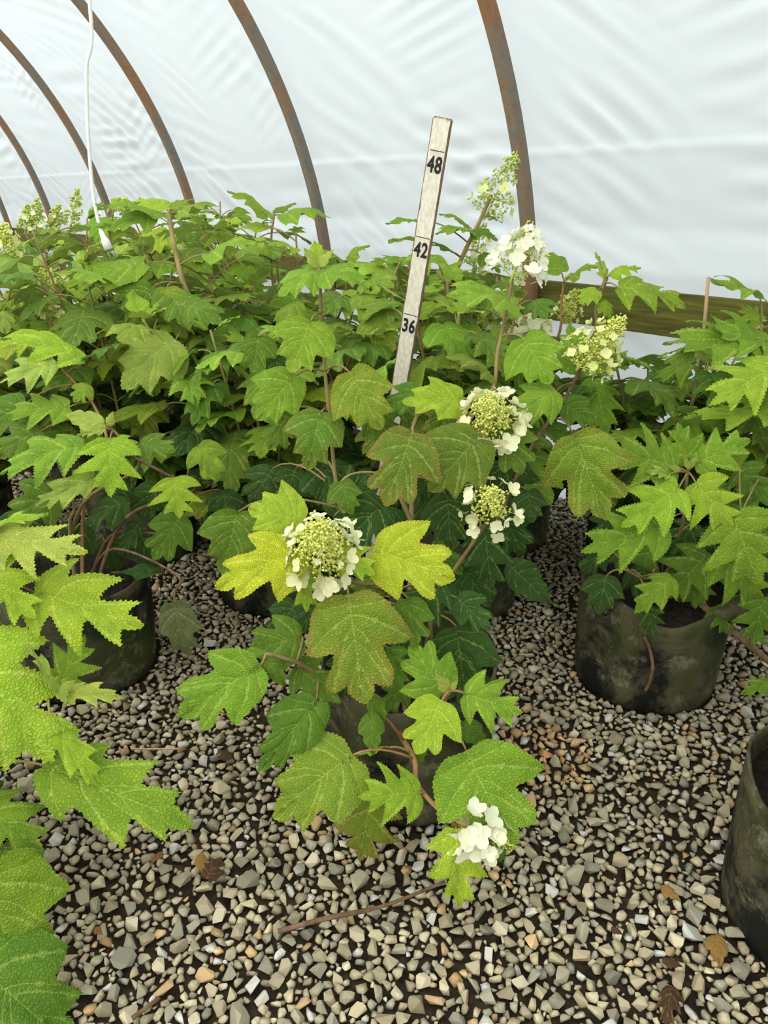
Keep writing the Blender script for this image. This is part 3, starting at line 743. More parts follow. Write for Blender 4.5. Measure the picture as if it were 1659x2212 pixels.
# ---- the hydrangea in front, middle of the picture
c = Plant(0.05, 1.28, 'front hydrangea in the middle with yellowing leaves and a round cream flower head', 20, dips=((0.05, 0.38, 0.032), (-2.0, 0.5, -0.01)))
c.stem([at(745, 1250, 1.12), at(700, 1190, 1.10)]); c.stem([at(960, 1260, 1.28), at(1050, 1130, 1.26), at(1058, 1100, 1.24)])
c.stem([at(850, 1000, 1.33), at(1000, 930, 1.38), at(1055, 905, 1.33)]); c.stem([at(1000, 1300, 1.40), at(1130, 1000, 1.46), at(1215, 870, 1.48), at(1262, 780, 1.46)], mat='bark')
c.stem([at(740, 1100, 1.42), at(712, 900, 1.48), at(697, 740, 1.50), at(690, 580, 1.50)]); c.stem([at(720, 1460, 1.12), at(640, 1430, 1.06), at(575, 1412, 1.03)], mat='stem')
c.stem([at(860, 1570, 1.12), at(895, 1640, 1.04), at(905, 1700, 1.00), at(985, 1785, 0.94)], 0.006, 0.004, 'stem_red')
c.stem([at(880, 1560, 1.15), at(940, 1540, 1.06), at(972, 1492, 1.02)], mat='stem_red'); c.stem([at(900, 900, 1.42), at(1050, 860, 1.42), at(1075, 760, 1.46), at(1092, 680, 1.50), at(1105, 610, 1.52)])
H = c.hero
H(752, 1281, 785, 1522, 1.08, -0.05, 1.0, 'A', 'T', 0.65, 0.85, var=0)
H(805, 1186, 985, 1252, 1.12, -0.06, 1.0, 'A', 'Y', 0.35, 0.75, roll=0.15, var=0)
H(648, 1190, 466, 1272, 1.10, -0.06, 0.85, 'A', 'Y', 0.15, 0.75, var=1)
H(655, 1128, 535, 1095, 1.20, -0.02, 1.15, 'C', 'L', 0.2, 0.75, var=0)
H(720, 1185, 810, 1246, 1.13, -0.04, 0.95, 'B', 'L', 0, 0.7); H(652, 1222, 662, 1322, 1.14, -0.05, 1.0, 'B', 'L', 0, 0.7)
H(566, 1436, 379, 1550, 1.02, -0.03, 0.80, 'A', 'B', 0, 0.85, var=2); H(655, 1375, 535, 1405, 1.10, -0.03, 1.1, 'A', 'G', 0, 0.7)
H(572, 1418, 616, 1482, 1.03, 0.0, 0.7, 'E', 'G', 0, 0.3, roll=0.6); H(572, 1416, 528, 1405, 1.05, 0.0, 0.8, 'E', 'B', 0, 0.5)
H(640, 1440, 735, 1520, 1.09, -0.03, 1.0, 'B', 'G', 0, 0.8); H(684, 1512, 556, 1665, 1.05, -0.04, 0.62, 'C', 'G', 0, 0.75, roll=-0.3, var=1)
H(762, 1630, 588, 1765, 1.01, -0.05, 1.0, 'C', 'T', 0.2, 0.8, var=1); H(800, 1538, 806, 1632, 1.06, -0.04, 0.85, 'E', 'G', 0, 0.7)
H(840, 1615, 760, 1645, 1.04, 0.0, 0.5, 'E', 'L', 0, 0.0, roll=0.5); H(906, 1712, 772, 1722, 0.98, -0.04, 0.95, 'B', 'L', 0, 0.8, var=0)
H(805, 1715, 775, 1858, 1.02, -0.02, 0.95, 'B', 'T', 0.9, 0.8); H(1006, 1618, 1105, 1838, 0.99, -0.06, 1.15, 'A', 'B', 0.05, 0.85, var=0)
H(955, 1512, 898, 1630, 1.00, -0.05, 1.15, 'A', 'L', 0.05, 0.8, var=0); H(1003, 1498, 1130, 1540, 1.02, -0.02, 1.0, 'B', 'B', 0, 0.8)
H(968, 1492, 940, 1456, 1.02, 0, 0.8, 'E', 'P', 0, 0.7); H(975, 1490, 990, 1468, 1.02, 0, 0.7, 'E', 'P', 0, 0.6); H(962, 1497, 884, 1392, 1.05, 0.04, 1.15, 'A', 'B', 0, 0.8)
H(985, 1350, 1010, 1530, 1.16, -0.03, 0.95, 'A', 'D', 0, 0.8); H(985, 1790, 990, 1955, 0.93, -0.04, 0.78, 'B', 'L', 0, 0.75, var=1)
H(1000, 1560, 1050, 1615, 1.10, -0.02, 1.0, 'E', 'G', 0, 0.7); H(1040, 1800, 1080, 1860, 0.93, 0.02, 0.7, 'E', 'G', 0, 0.6); H(890, 1650, 925, 1610, 1.06, 0.02, 0.9, 'E', 'G', 0, 0.7)
# upper half
H(893, 932, 832, 1095, 1.24, -0.05, 1.05, 'A', 'O', 0.75, 0.85, var=0); H(1036, 943, 925, 1062, 1.28, -0.04, 1.05, 'C', 'O', 0.2, 0.85, var=0)
H(1085, 920, 1128, 1025, 1.33, -0.04, 1.1, 'A', 'G', 0.1, 0.8); H(1237, 934, 1310, 1125, 1.36, -0.04, 0.95, 'A', 'T', 0.6, 0.85, var=2)
H(1202, 845, 1108, 905, 1.42, -0.03, 0.95, 'C', 'B', 0, 0.75); H(1001, 858, 866, 868, 1.36, -0.04, 0.75, 'C', 'L', 0, 0.6)
H(985, 872, 920, 965, 1.40, -0.03, 1.0, 'C', 'O', 0.5, 0.85); H(755, 804, 824, 930, 1.42, -0.04, 1.0, 'C', 'T', 0.45, 0.85, var=0)
H(694, 890, 662, 1015, 1.42, -0.04, 1.05, 'C', 'G', 0.45, 0.85, var=1); H(672, 692, 626, 805, 1.46, -0.05, 1.15, 'C', 'B', 0.05, 0.8, var=2)
H(637, 812, 552, 908, 1.46, -0.04, 0.95, 'C', 'B', 0, 0.8); H(560, 725, 545, 805, 1.5, -0.03, 1.1, 'C', 'G', 0, 0.7); H(600, 768, 592, 838, 1.5, -0.03, 1.0, 'E', 'D', 0, 0.75)
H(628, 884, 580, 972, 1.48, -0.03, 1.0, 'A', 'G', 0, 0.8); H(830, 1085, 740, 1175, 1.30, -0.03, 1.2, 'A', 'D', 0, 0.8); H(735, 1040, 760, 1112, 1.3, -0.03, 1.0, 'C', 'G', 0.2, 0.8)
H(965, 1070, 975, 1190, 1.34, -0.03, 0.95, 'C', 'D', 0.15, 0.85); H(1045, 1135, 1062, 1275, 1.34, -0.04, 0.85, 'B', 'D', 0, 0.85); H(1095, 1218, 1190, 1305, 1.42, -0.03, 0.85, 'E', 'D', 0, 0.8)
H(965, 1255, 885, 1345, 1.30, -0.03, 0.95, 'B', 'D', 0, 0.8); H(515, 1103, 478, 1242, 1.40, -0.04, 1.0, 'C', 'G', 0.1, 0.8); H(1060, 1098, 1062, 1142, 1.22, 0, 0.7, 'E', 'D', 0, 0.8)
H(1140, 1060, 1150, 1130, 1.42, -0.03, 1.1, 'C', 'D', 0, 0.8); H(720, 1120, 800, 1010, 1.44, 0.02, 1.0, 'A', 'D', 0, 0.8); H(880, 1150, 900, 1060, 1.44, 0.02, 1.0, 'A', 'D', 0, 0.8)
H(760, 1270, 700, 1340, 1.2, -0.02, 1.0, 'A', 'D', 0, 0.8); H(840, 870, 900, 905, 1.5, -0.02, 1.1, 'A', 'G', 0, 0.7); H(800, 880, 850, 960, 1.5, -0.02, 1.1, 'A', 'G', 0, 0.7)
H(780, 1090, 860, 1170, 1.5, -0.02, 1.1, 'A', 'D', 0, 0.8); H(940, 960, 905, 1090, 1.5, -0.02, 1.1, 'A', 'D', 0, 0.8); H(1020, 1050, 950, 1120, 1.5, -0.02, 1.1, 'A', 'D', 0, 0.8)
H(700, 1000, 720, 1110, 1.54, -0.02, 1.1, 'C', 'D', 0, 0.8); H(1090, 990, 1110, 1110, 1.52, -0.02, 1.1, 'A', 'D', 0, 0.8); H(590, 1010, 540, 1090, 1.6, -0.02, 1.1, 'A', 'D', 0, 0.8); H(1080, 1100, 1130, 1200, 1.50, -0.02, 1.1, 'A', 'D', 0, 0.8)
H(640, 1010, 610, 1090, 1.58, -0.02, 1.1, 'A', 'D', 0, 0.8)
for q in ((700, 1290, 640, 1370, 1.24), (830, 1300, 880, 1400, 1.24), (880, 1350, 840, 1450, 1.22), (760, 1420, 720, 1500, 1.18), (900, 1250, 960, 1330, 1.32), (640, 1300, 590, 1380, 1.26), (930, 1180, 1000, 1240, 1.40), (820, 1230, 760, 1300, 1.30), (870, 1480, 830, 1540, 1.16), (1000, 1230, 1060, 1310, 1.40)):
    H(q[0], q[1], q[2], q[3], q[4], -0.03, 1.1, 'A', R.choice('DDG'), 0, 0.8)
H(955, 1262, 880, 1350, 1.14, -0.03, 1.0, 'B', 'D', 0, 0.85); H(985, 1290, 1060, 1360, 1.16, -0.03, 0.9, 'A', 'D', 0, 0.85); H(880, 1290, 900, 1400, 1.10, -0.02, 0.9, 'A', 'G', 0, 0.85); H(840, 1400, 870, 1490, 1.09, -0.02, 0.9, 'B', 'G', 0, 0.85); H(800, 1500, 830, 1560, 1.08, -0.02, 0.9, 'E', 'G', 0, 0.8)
# leaves of the tall middle stem
H(690, 585, 600, 640, 1.5, -0.04, 1.0, 'C', 'B', 0, 0.35); H(690, 585, 800, 620, 1.5, -0.04, 0.9, 'C', 'B', 0, 0.3); H(688, 575, 655, 535, 1.5, 0.0, 0.8, 'E', 'P', 0, 0.5); H(690, 575, 720, 540, 1.5, 0.0, 0.8, 'E', 'P', 0, 0.5)
H(690, 578, 680, 520, 1.5, 0.03, 0.8, 'E', 'L', 0, 0.5); H(1130, 730, 1190, 830, 1.45, -0.05, 1.15, 'C', 'B', 0, 0.7); H(1062, 812, 960, 770, 1.45, -0.05, 0.8, 'C', 'T', 0.35, 0.2); H(1100, 650, 960, 640, 1.50, -0.06, 1.0, 'C', 'B', 0, 0.3)
H(905, 838, 838, 888, 1.44, -0.03, 1.0, 'A', 'G', 0, 0.7); H(1215, 870, 1290, 920, 1.5, -0.03, 0.9, 'C', 'G', 0, 0.6); H(1262, 800, 1230, 700, 1.5, 0.05, 0.9, 'C', 'B', 0, 0.5)
panicle(c.e, at(695, 1215, 1.13), at(688, 1140, 1.015), 0.105, 760, 36, 'cream', 'bud', 0.0026, 0.0185, 0.5, 0.75, 0.95, 0.0, 0.42)
panicle(c.e, at(695, 1200, 1.10), at(688, 1140, 1.02), 0.10, 60, 9, 'cream', 'bud', 0.0024, 0.010, 0.5, 0.75, 0.85, 0.3, 0.9)
panicle(c.e, at(1062, 925, 1.36), at(1055, 870, 1.25), 0.096, 620, 40, 'cream', 'bud', 0.0026, 0.019, 0.5, 0.75, 0.98, 0.0, 0.5)
panicle(c.e, at(1060, 1110, 1.27), at(1062, 1062, 1.17), 0.080, 420, 20, 'cream', 'bud', 0.0025, 0.016, 0.5, 0.7, 1.12, 0.0, 0.6)
panicle(c.e, at(985, 1775, 0.95), at(1115, 1830, 0.92), 0.080, 180, 30, 'white', 'bud', 0.0021, 0.021, 0.7, 0.3, 1.0, 0.0, 0.75)
panicle(c.e, at(1245, 800, 1.46), at(1352, 680, 1.44), 0.100, 800, 36, 'lime', 'bud', 0.0025, 0.0125, 0.7, 0.25, 1.0, 0.0, 0.75)
panicle(c.e, at(1102, 612, 1.52), at(1152, 478, 1.53), 0.105, 330, 40, 'white', 'bud_green', 0.0022, 0.0175, 0.8, 0.1, 1.0, 0.0, 0.95)
c.finish(); PL['centre'] = c

# ---- hydrangea in the mottled pot on the right
r = Plant(0.645, 1.62, 'bright green hydrangea in the mottled round pot on the right', 21, dips=((-1.75, 0.55, -0.022), (-0.9, 0.5, -0.012), (2.4, 0.8, 0.03)))
r.stem([at(1470, 1150, 1.56), at(1485, 1020, 1.50)]); r.stem([at(1530, 1250, 1.52), at(1600, 1110, 1.46)]); r.stem([at(1400, 1250, 1.54), at(1350, 1230, 1.50)]); r.stem([at(1545, 1235, 1.50), at(1540, 1200, 1.46)], mat='bark')
r.stem([at(1560, 1345, 1.47), at(1620, 1395, 1.44), at(1700, 1460, 1.42)], 0.0085, 0.0075, 'bark')
H = r.hero
H(1462, 1010, 1322, 975, 1.50, -0.02, 1.0, 'B', 'B', 0, 0.75, var=0); H(1485, 1003, 1464, 912, 1.51, 0.03, 1.0, 'B', 'B', 0, 0.75); H(1500, 1005, 1622, 952, 1.50, 0.0, 0.95, 'B', 'B', 0, 0.7)
H(1502, 1042, 1582, 1140, 1.46, -0.05, 1.15, 'B', 'L', 0, 0.8, var=0); H(1468, 1052, 1342, 1140, 1.46, -0.04, 0.95, 'B', 'L', 0, 0.8, var=2); H(1432, 1136, 1252, 1195, 1.46, -0.04, 0.8, 'B', 'B', 0, 0.75, var=0)
H(1582, 1112, 1640, 1265, 1.42, -0.05, 1.25, 'B', 'B', 0, 0.8, var=0); H(1450, 1248, 1370, 1325, 1.46, -0.03, 1.0, 'D', 'B', 0, 0.8); H(1530, 1195, 1440, 1290, 1.50, -0.02, 1.1, 'B', 'G', 0, 0.75)
H(1560, 1200, 1650, 1300, 1.46, -0.03, 1.1, 'B', 'B', 0, 0.75); H(1400, 1312, 1412, 1378, 1.44, -0.02, 0.95, 'B', 'D', 0, 0.8); H(1310, 1243, 1292, 1328, 1.50, -0.03, 1.05, 'C', 'D', 0.2, 0.8)
H(1650, 1290, 1625, 1398, 1.42, -0.02, 0.9, 'B', 'G', 0, 0.8); H(1668, 1475, 1598, 1500, 1.36, -0.02, 0.85, 'D', 'B', 0, 0.7); H(1500, 1225, 1500, 1315, 1.52, -0.02, 1.1, 'B', 'G', 0, 0.75)
H(1470, 1015, 1440, 1008, 1.49, 0, 0.8, 'E', 'P', 0, 0.6); H(1490, 1010, 1505, 985, 1.49, 0, 0.7, 'E', 'P', 0, 0.6); H(1488, 1012, 1478, 985, 1.49, 0, 0.6, 'E', 'P', 0, 0.6); H(1445, 1025, 1395, 1018, 1.48, -0.02, 0.8, 'D', 'P', 0, 0.6)
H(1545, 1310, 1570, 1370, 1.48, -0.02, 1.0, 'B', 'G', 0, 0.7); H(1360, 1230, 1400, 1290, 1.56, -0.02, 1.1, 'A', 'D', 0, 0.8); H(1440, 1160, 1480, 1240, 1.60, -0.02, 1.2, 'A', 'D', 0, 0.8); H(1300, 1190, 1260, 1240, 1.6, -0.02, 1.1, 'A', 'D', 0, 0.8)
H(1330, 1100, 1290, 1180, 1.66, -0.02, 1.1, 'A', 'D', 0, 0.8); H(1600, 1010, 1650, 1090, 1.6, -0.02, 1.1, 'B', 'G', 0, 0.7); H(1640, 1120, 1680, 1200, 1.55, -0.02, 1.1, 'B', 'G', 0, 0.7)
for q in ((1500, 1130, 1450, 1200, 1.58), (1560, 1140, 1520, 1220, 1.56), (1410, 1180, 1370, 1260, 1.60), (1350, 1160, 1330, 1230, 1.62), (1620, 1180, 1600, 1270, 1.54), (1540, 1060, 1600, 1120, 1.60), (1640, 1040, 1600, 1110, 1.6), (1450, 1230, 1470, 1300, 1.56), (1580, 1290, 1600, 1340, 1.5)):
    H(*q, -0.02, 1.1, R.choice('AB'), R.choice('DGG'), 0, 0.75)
m = MB(); m.tube(spline([at(1392, 1375, 1.452), at(1404, 1405, 1.447), at(1410, 1440, 1.442), at(1404, 1470, 1.445), at(1394, 1492, 1.448)]), 0.004, 7); tag(m.build('dead_stalk', M['bark'], r.e), 'bent brown dead stalk')
# folded rim flap on the right of the pot
m = MB(); vs = []; N_ = 13
for k in range(N_):
    a = -1.15 + 1.15 * k / (N_ - 1); wv = math.sin(math.pi * k / (N_ - 1)) ** 0.7
    for j in range(5):
        q = j / 4; rr = 0.170 + 0.055 * q * wv; z = 0.268 + 0.026 * math.sin(math.pi * min(1, q * 1.1)) * wv - 0.022 * q * q * wv
        vs.append((0.645 + rr * math.cos(a), 1.62 + rr * math.sin(a), z))
m.add(vs, [(k * 5 + j, (k + 1) * 5 + j, (k + 1) * 5 + j + 1, k * 5 + j + 1) for k in range(N_ - 1) for j in range(4)])
o = m.build('rim_flap', M['pot'], r.e); sm = o.modifiers.new('thickness', 'SOLIDIFY'); sm.thickness = 0.004; tag(o, 'folded-over grey rim flap')
r.finish(); PL['right'] = r

# ---- hydrangea in the dark pot on the left
l = Plant(-0.75, 1.66, 'lime-leaved hydrangea in the dark pot on the left', 22)
l.stem([at(300, 1010, 1.62), at(245, 930, 1.58)]); l.stem([at(420, 1060, 1.62), at(370, 1030, 1.60), at(285, 985, 1.57)], mat='bark'); l.stem([at(160, 1090, 1.66), at(110, 960, 1.64)]); l.stem([at(350, 1150, 1.66), at(390, 1100, 1.66)], 0.005, 0.003, 'bark'); l.stem([at(380, 1240, 1.5), at(378, 1280, 1.45)], 0.0036, 0.0022, 'bark')
H = l.hero
H(238, 948, 238, 1074, 1.56, -0.05, 1.2, 'B', 'L', 0, 0.8, var=0); H(376, 1032, 388, 1120, 1.58, -0.04, 1.4, 'B', 'L', 0, 0.8, var=0); H(225, 918, 140, 895, 1.58, 0.0, 0.9, 'E', 'P', 0, 0.6); H(228, 925, 165, 940, 1.57, -0.01, 0.7, 'D', 'P', 0, 0.6)
H(235, 920, 245, 888, 1.57, 0.0, 0.8, 'E', 'P', 0, 0.6); H(255, 945, 302, 985, 1.58, 0.0, 0.8, 'B', 'L', 0, 0.7); H(205, 1028, 72, 1098, 1.54, -0.05, 0.75, 'D', 'P', 0, 0.7); H(180, 965, 0, 1030, 1.58, -0.05, 0.8, 'B', 'B', 0, 0.4)
H(392, 1112, 330, 1210, 1.60, -0.03, 1.0, 'A', 'G', 0, 0.75); H(120, 1060, 20, 1130, 1.62, -0.04, 1.1, 'A', 'G', 0, 0.7); H(300, 960, 380, 975, 1.62, -0.02, 1.0, 'A', 'G', 0, 0.5); H(430, 960, 470, 1040, 1.64, -0.03, 1.1, 'A', 'B', 0, 0.7)
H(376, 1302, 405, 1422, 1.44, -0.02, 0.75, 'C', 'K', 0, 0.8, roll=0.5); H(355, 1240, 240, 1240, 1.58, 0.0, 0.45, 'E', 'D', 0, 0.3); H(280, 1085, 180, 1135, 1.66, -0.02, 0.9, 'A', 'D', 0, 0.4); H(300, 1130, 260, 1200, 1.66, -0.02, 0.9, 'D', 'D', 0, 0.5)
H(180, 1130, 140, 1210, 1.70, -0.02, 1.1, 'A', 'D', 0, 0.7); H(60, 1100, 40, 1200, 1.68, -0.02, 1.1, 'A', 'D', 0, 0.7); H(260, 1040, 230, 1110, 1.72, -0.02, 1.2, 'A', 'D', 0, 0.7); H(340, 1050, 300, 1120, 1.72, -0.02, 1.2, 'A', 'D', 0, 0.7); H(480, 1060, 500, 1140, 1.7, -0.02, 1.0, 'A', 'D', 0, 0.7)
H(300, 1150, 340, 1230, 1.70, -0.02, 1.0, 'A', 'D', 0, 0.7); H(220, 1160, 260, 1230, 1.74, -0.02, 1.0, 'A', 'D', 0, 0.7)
l.finish(); PL['left'] = l

# ---- hydrangea close to the camera at the left edge
f = Plant(-0.87, 1.0, 'lime hydrangea closest to the camera, reaching in from the left edge', 23)
f.stem([at(-60, 1500, 1.04), at(40, 1500, 1.03), at(122, 1488, 1.01)], 0.005, 0.002, 'stem_green'); f.stem([at(-120, 1300, 1.04), at(-40, 1200, 1.06)]); f.stem([at(-140, 1700, 0.98), at(-40, 1655, 0.96)], mat='stem_green'); f.stem([at(-220, 1850, 0.90), at(-60, 1860, 0.84)]); f.stem([at(-230, 1980, 0.86), at(-70, 2080, 0.78)])
H = f.hero
H(-25, 1162, 190, 1195, 1.12, -0.02, 0.68, 'B', 'P', 0, 0.6, var=0); H(-30, 1150, 105, 1108, 1.12, 0.02, 0.5, 'D', 'L', 0, 0.15); H(70, 1278, 312, 1352, 1.10, -0.04, 0.78, 'B', 'L', 0, 0.7, var=2); H(-40, 1225, 78, 1335, 1.08, -0.03, 0.95, 'B', 'L', 0, 0.7)
H(-75, 1400, 112, 1648, 1.00, -0.05, 1.05, 'B', 'L', 0.25, 0.75, var=0); H(122, 1490, 185, 1372, 1.03, 0.06, 1.0, 'B', 'B', 0, 0.75, var=0); H(138, 1498, 272, 1510, 1.00, -0.01, 0.58, 'D', 'P', 0, 0.6); H(112, 1482, 55, 1388, 1.00, 0.02, 0.55, 'D', 'P', 0.3, 0.6, roll=0.7)
H(128, 1500, 165, 1470, 0.99, -0.01, 0.6, 'E', 'P', 0, 0.7); H(125, 1492, 100, 1455, 0.99, -0.01, 0.6, 'E', 'P', 0, 0.7); H(124, 1496, 145, 1520, 0.99, -0.02, 0.6, 'E', 'P', 0, 0.7); H(122, 1490, 150, 1462, 1.0, 0, 0.6, 'E', 'P', 0, 0.7); H(125, 1488, 128, 1458, 1.0, 0, 0.5, 'E', 'P', 0, 0.7); H(100, 1655, 422, 1788, 0.97, -0.04, 0.75, 'D', 'B', 0, 0.6, roll=0.15, var=0); H(112, 1565, 218, 1700, 0.98, -0.03, 0.62, 'D', 'L', 0, 0.7)
H(-45, 1735, 92, 1840, 0.92, -0.03, 0.9, 'B', 'B', 0, 0.75); H(10, 1825, 108, 1925, 0.88, -0.02, 0.7, 'C', 'G', 0.3, 0.7); H(-30, 1870, 35, 2110, 0.80, -0.03, 1.05, 'C', 'B', 0, 0.8, var=0); H(-60, 2080, 150, 2260, 0.74, -0.02, 1.0, 'C', 'G', 0, 0.8, var=1)
H(-20, 1840, 50, 1880, 0.87, -0.01, 0.5, 'E', 'T', 0.9, 0.7); H(-60, 1560, 10, 1640, 0.98, 0, 0.9, 'A', 'G', 0, 0.7); H(-90, 1330, -20, 1460, 1.06, 0, 0.9, 'A', 'B', 0, 0.7); H(-120, 1950, -40, 2060, 0.8, 0, 0.9, 'A', 'G', 0, 0.7); H(-60, 1700, 20, 1760, 0.96, 0, 0.9, 'A', 'D', 0, 0.7)
f.finish()
OFFL = [(-1500, -500), (-70, -500), (-70, 2600), (-1500, 2600)]
f.grow(6, 0.80, 0.24, 0.17, 'LLBB', OFFL, tpls='BBD', lean=(-0.1, 0)); PL['front_left'] = f

# ---- pot at the right edge in front
e = Plant(0.735, 0.92, 'moss-streaked pot cut by the right edge in front', 24, dips=((-2.2, 0.6, -0.012), (2.8, 0.5, 0.02)))
OFFR = [(1720, -800), (4000, -800), (4000, 3000), (1720, 3000)]
e.grow(6, 0.75, 0.26, 0.16, 'LBBG', OFFR, tpls='BBD', lean=(0.15, 0.0)); PL['front_right'] = e

# ---- canopy leaves seen against the film, grown on the plants behind
def on(key, rows, stems=()):
    p = PL[key]; p.stems = []
    for s_ in stems: p.stem(*s_[:1], **(s_[1] if len(s_) > 1 else {}))
    for row in rows: p.hero(*row[0], **row[1])
    p.finish()
on('tall_left', [((345, 462, 205, 440, 2.25, -0.08), dict(w=0.7, tpl='C', col='B', b=0.15)), ((385, 462, 475, 445, 2.25, -0.04), dict(w=0.9, tpl='C', col='B', b=0.1)),
                 ((365, 455, 300, 425, 2.28, 0.08), dict(w=0.9, tpl='C', col='L', b=0.1)), ((370, 455, 420, 430, 2.28, 0.06), dict(w=0.9, tpl='C', col='B', b=0.1)), ((330, 470, 240, 500, 2.25, -0.08), dict(w=1.0, tpl='A', col='B', b=0.3)),
                 ((312, 572, 132, 612, 2.10, -0.06), dict(w=0.75, tpl='C', col='B', b=0.3)), ((450, 550, 572, 530, 2.12, -0.06), dict(w=0.8, tpl='C', col='B', b=0.25)), ((380, 735, 262, 840, 1.95, -0.08), dict(w=1.05, tpl='C', col='P', b=0.6)),
                 ((400, 660, 480, 700, 2.0, -0.06), dict(w=1.0, tpl='A', col='G', b=0.6)), ((330, 620, 270, 700, 2.05, -0.04), dict(w=1.0, tpl='C', col='G', b=0.7)), ((360, 620, 375, 690, 2.05, -0.04), dict(w=1.2, tpl='A', col='T', b=0.7))],
   [([at(415, 700, 2.12), at(392, 600, 2.12), at(378, 540, 2.16), at(364, 462, 2.22)], dict(r0=0.009, r1=0.006))])
on('b1', [((578, 468, 490, 412, 2.6, 0.0), dict(w=0.8, tpl='C', col='B', b=0.15)), ((605, 465, 716, 470, 2.6, -0.05), dict(w=0.75, tpl='C', col='B', b=0.12)), ((592, 462, 640, 440, 2.62, 0.04), dict(w=0.9, tpl='E', col='T', b=0.2)), ((590, 470, 560, 450, 2.6, 0.02), dict(w=0.7, tpl='E', col='P', b=0.4)), ((745, 570, 690, 545, 2.35, -0.05), dict(w=1.0, tpl='C', col='B', b=0.25)), ((750, 560, 800, 530, 2.4, 0.0), dict(w=0.9, tpl='C', col='B', b=0.25)), ((760, 575, 835, 590, 2.35, -0.06), dict(w=1.0, tpl='C', col='L', b=0.3)), ((850, 575, 800, 565, 2.35, -0.04), dict(w=1.0, tpl='C', col='B', b=0.25)), ((860, 570, 905, 560, 2.4, -0.04), dict(w=1.0, tpl='C', col='B', b=0.25)), ((700, 580, 640, 590, 2.35, -0.06), dict(w=1.0, tpl='A', col='B', b=0.3)), ((640, 540, 580, 530, 2.4, -0.06), dict(w=1.0, tpl='A', col='L', b=0.25)), ((520, 540, 590, 550, 2.4, -0.06), dict(w=1.0, tpl='C', col='B', b=0.25))],
   [([at(590, 620, 2.6), at(586, 520, 2.6), at(592, 465, 2.6)],), ([at(740, 660, 2.42), at(750, 580, 2.42)],), ([at(850, 660, 2.42), at(855, 585, 2.42)],), ([at(600, 600, 2.45), at(610, 545, 2.45)],)])
on('wall_plant', [((905, 478, 832, 482, 2.3, -0.05), dict(w=0.8, tpl='C', col='B', b=0.1)), ((925, 530, 838, 525, 2.3, -0.05), dict(w=0.85, tpl='A', col='B', b=0.15)), ((1012, 490, 948, 462, 2.35, 0.0), dict(w=0.7, tpl='C', col='B', b=0.1)), ((1018, 500, 940, 505, 2.3, -0.06), dict(w=0.8, tpl='C', col='B', b=0.15)),
                  ((975, 545, 925, 525, 2.3, 0.0), dict(w=0.7, tpl='E', col='G', b=0.2)), ((1020, 500, 1075, 520, 2.3, -0.04), dict(w=0.8, tpl='C', col='G', b=0.3)), ((1040, 550, 1080, 590, 2.3, -0.04), dict(w=0.8, tpl='C', col='G', b=0.4)),
                  ((1060, 468, 1085, 482, 2.32, 0), dict(w=0.35, tpl='E', col='G', b=0.3)), ((1213, 590, 1168, 540, 2.2, 0.05), dict(w=1.2, tpl='C', col='B', b=0.2)), ((1235, 598, 1296, 575, 2.15, -0.05), dict(w=1.0, tpl='C', col='B', b=0.3)), ((1218, 608, 1240, 590, 2.18, 0), dict(w=0.8, tpl='E', col='P', b=0.4)),
                  ((1306, 602, 1285, 545, 2.05, 0.03), dict(w=0.6, tpl='D', col='P', b=0.3)), ((1318, 595, 1385, 580, 2.05, 0.0), dict(w=0.8, tpl='B', col='L', b=0.4)), ((1335, 622, 1478, 672, 2.0, -0.05), dict(w=0.85, tpl='B', col='B', b=0.3)), ((1290, 628, 1250, 655, 2.05, -0.03), dict(w=1.0, tpl='C', col='L', b=0.5)),
                  ((1300, 650, 1320, 690, 2.05, -0.02), dict(w=0.8, tpl='C', col='L', b=0.5))],
   [([at(900, 730, 2.32), at(960, 640, 2.32), at(1005, 540, 2.33), at(1035, 480, 2.33), at(1062, 420, 2.33)], dict(r0=0.009, r1=0.005)), ([at(1205, 730, 2.2), at(1212, 660, 2.2), at(1218, 610, 2.2)], dict(mat='stem_red')), ([at(1275, 740, 2.1), at(1290, 660, 2.08), at(1310, 600, 2.06)], dict(r0=0.008, r1=0.006))])
W = PL['wall_plant'].e
panicle(W, at(1045, 475, 2.33), at(1118, 325, 2.33), 0.125, 380, 8, 'lime', 'bud_green', 0.0036, 0.019, 0.5, 0.1, 0.9, 0.05, 0.5)
panicle(W, at(1020, 590, 2.4), at(1045, 475, 2.42), 0.08, 260, 14, 'cream', 'bud_green', 0.003, 0.018, 0.5, 0.1, 1.1, 0.0, 0.7)
panicle(W, at(1130, 745, 2.2), at(1180, 675, 2.2), 0.12, 240, 22, 'cream', 'bud', 0.003, 0.024, 0.7, 0.2, 1.0, 0.0, 0.8)
panicle(W, at(1215, 700, 2.25), at(1243, 622, 2.25), 0.085, 320, 14, 'lime', 'bud', 0.003, 0.013, 0.5, 0.2, 1.0, 0.0, 0.8)
panicle(W, at(1080, 665, 2.1), at(1095, 630, 2.1), 0.07, 80, 6, 'white', 'bud', 0.003, 0.02, 0.5, 0.2, 1.0, 0.0, 0.8)
panicle(W, at(1030, 700, 2.1), at(1075, 670, 2.1), 0.09, 120, 10, 'cream', 'bud', 0.003, 0.022, 0.5, 0.2, 1.0, 0.0, 0.8)
rg_ = random.Random(91); rows = []
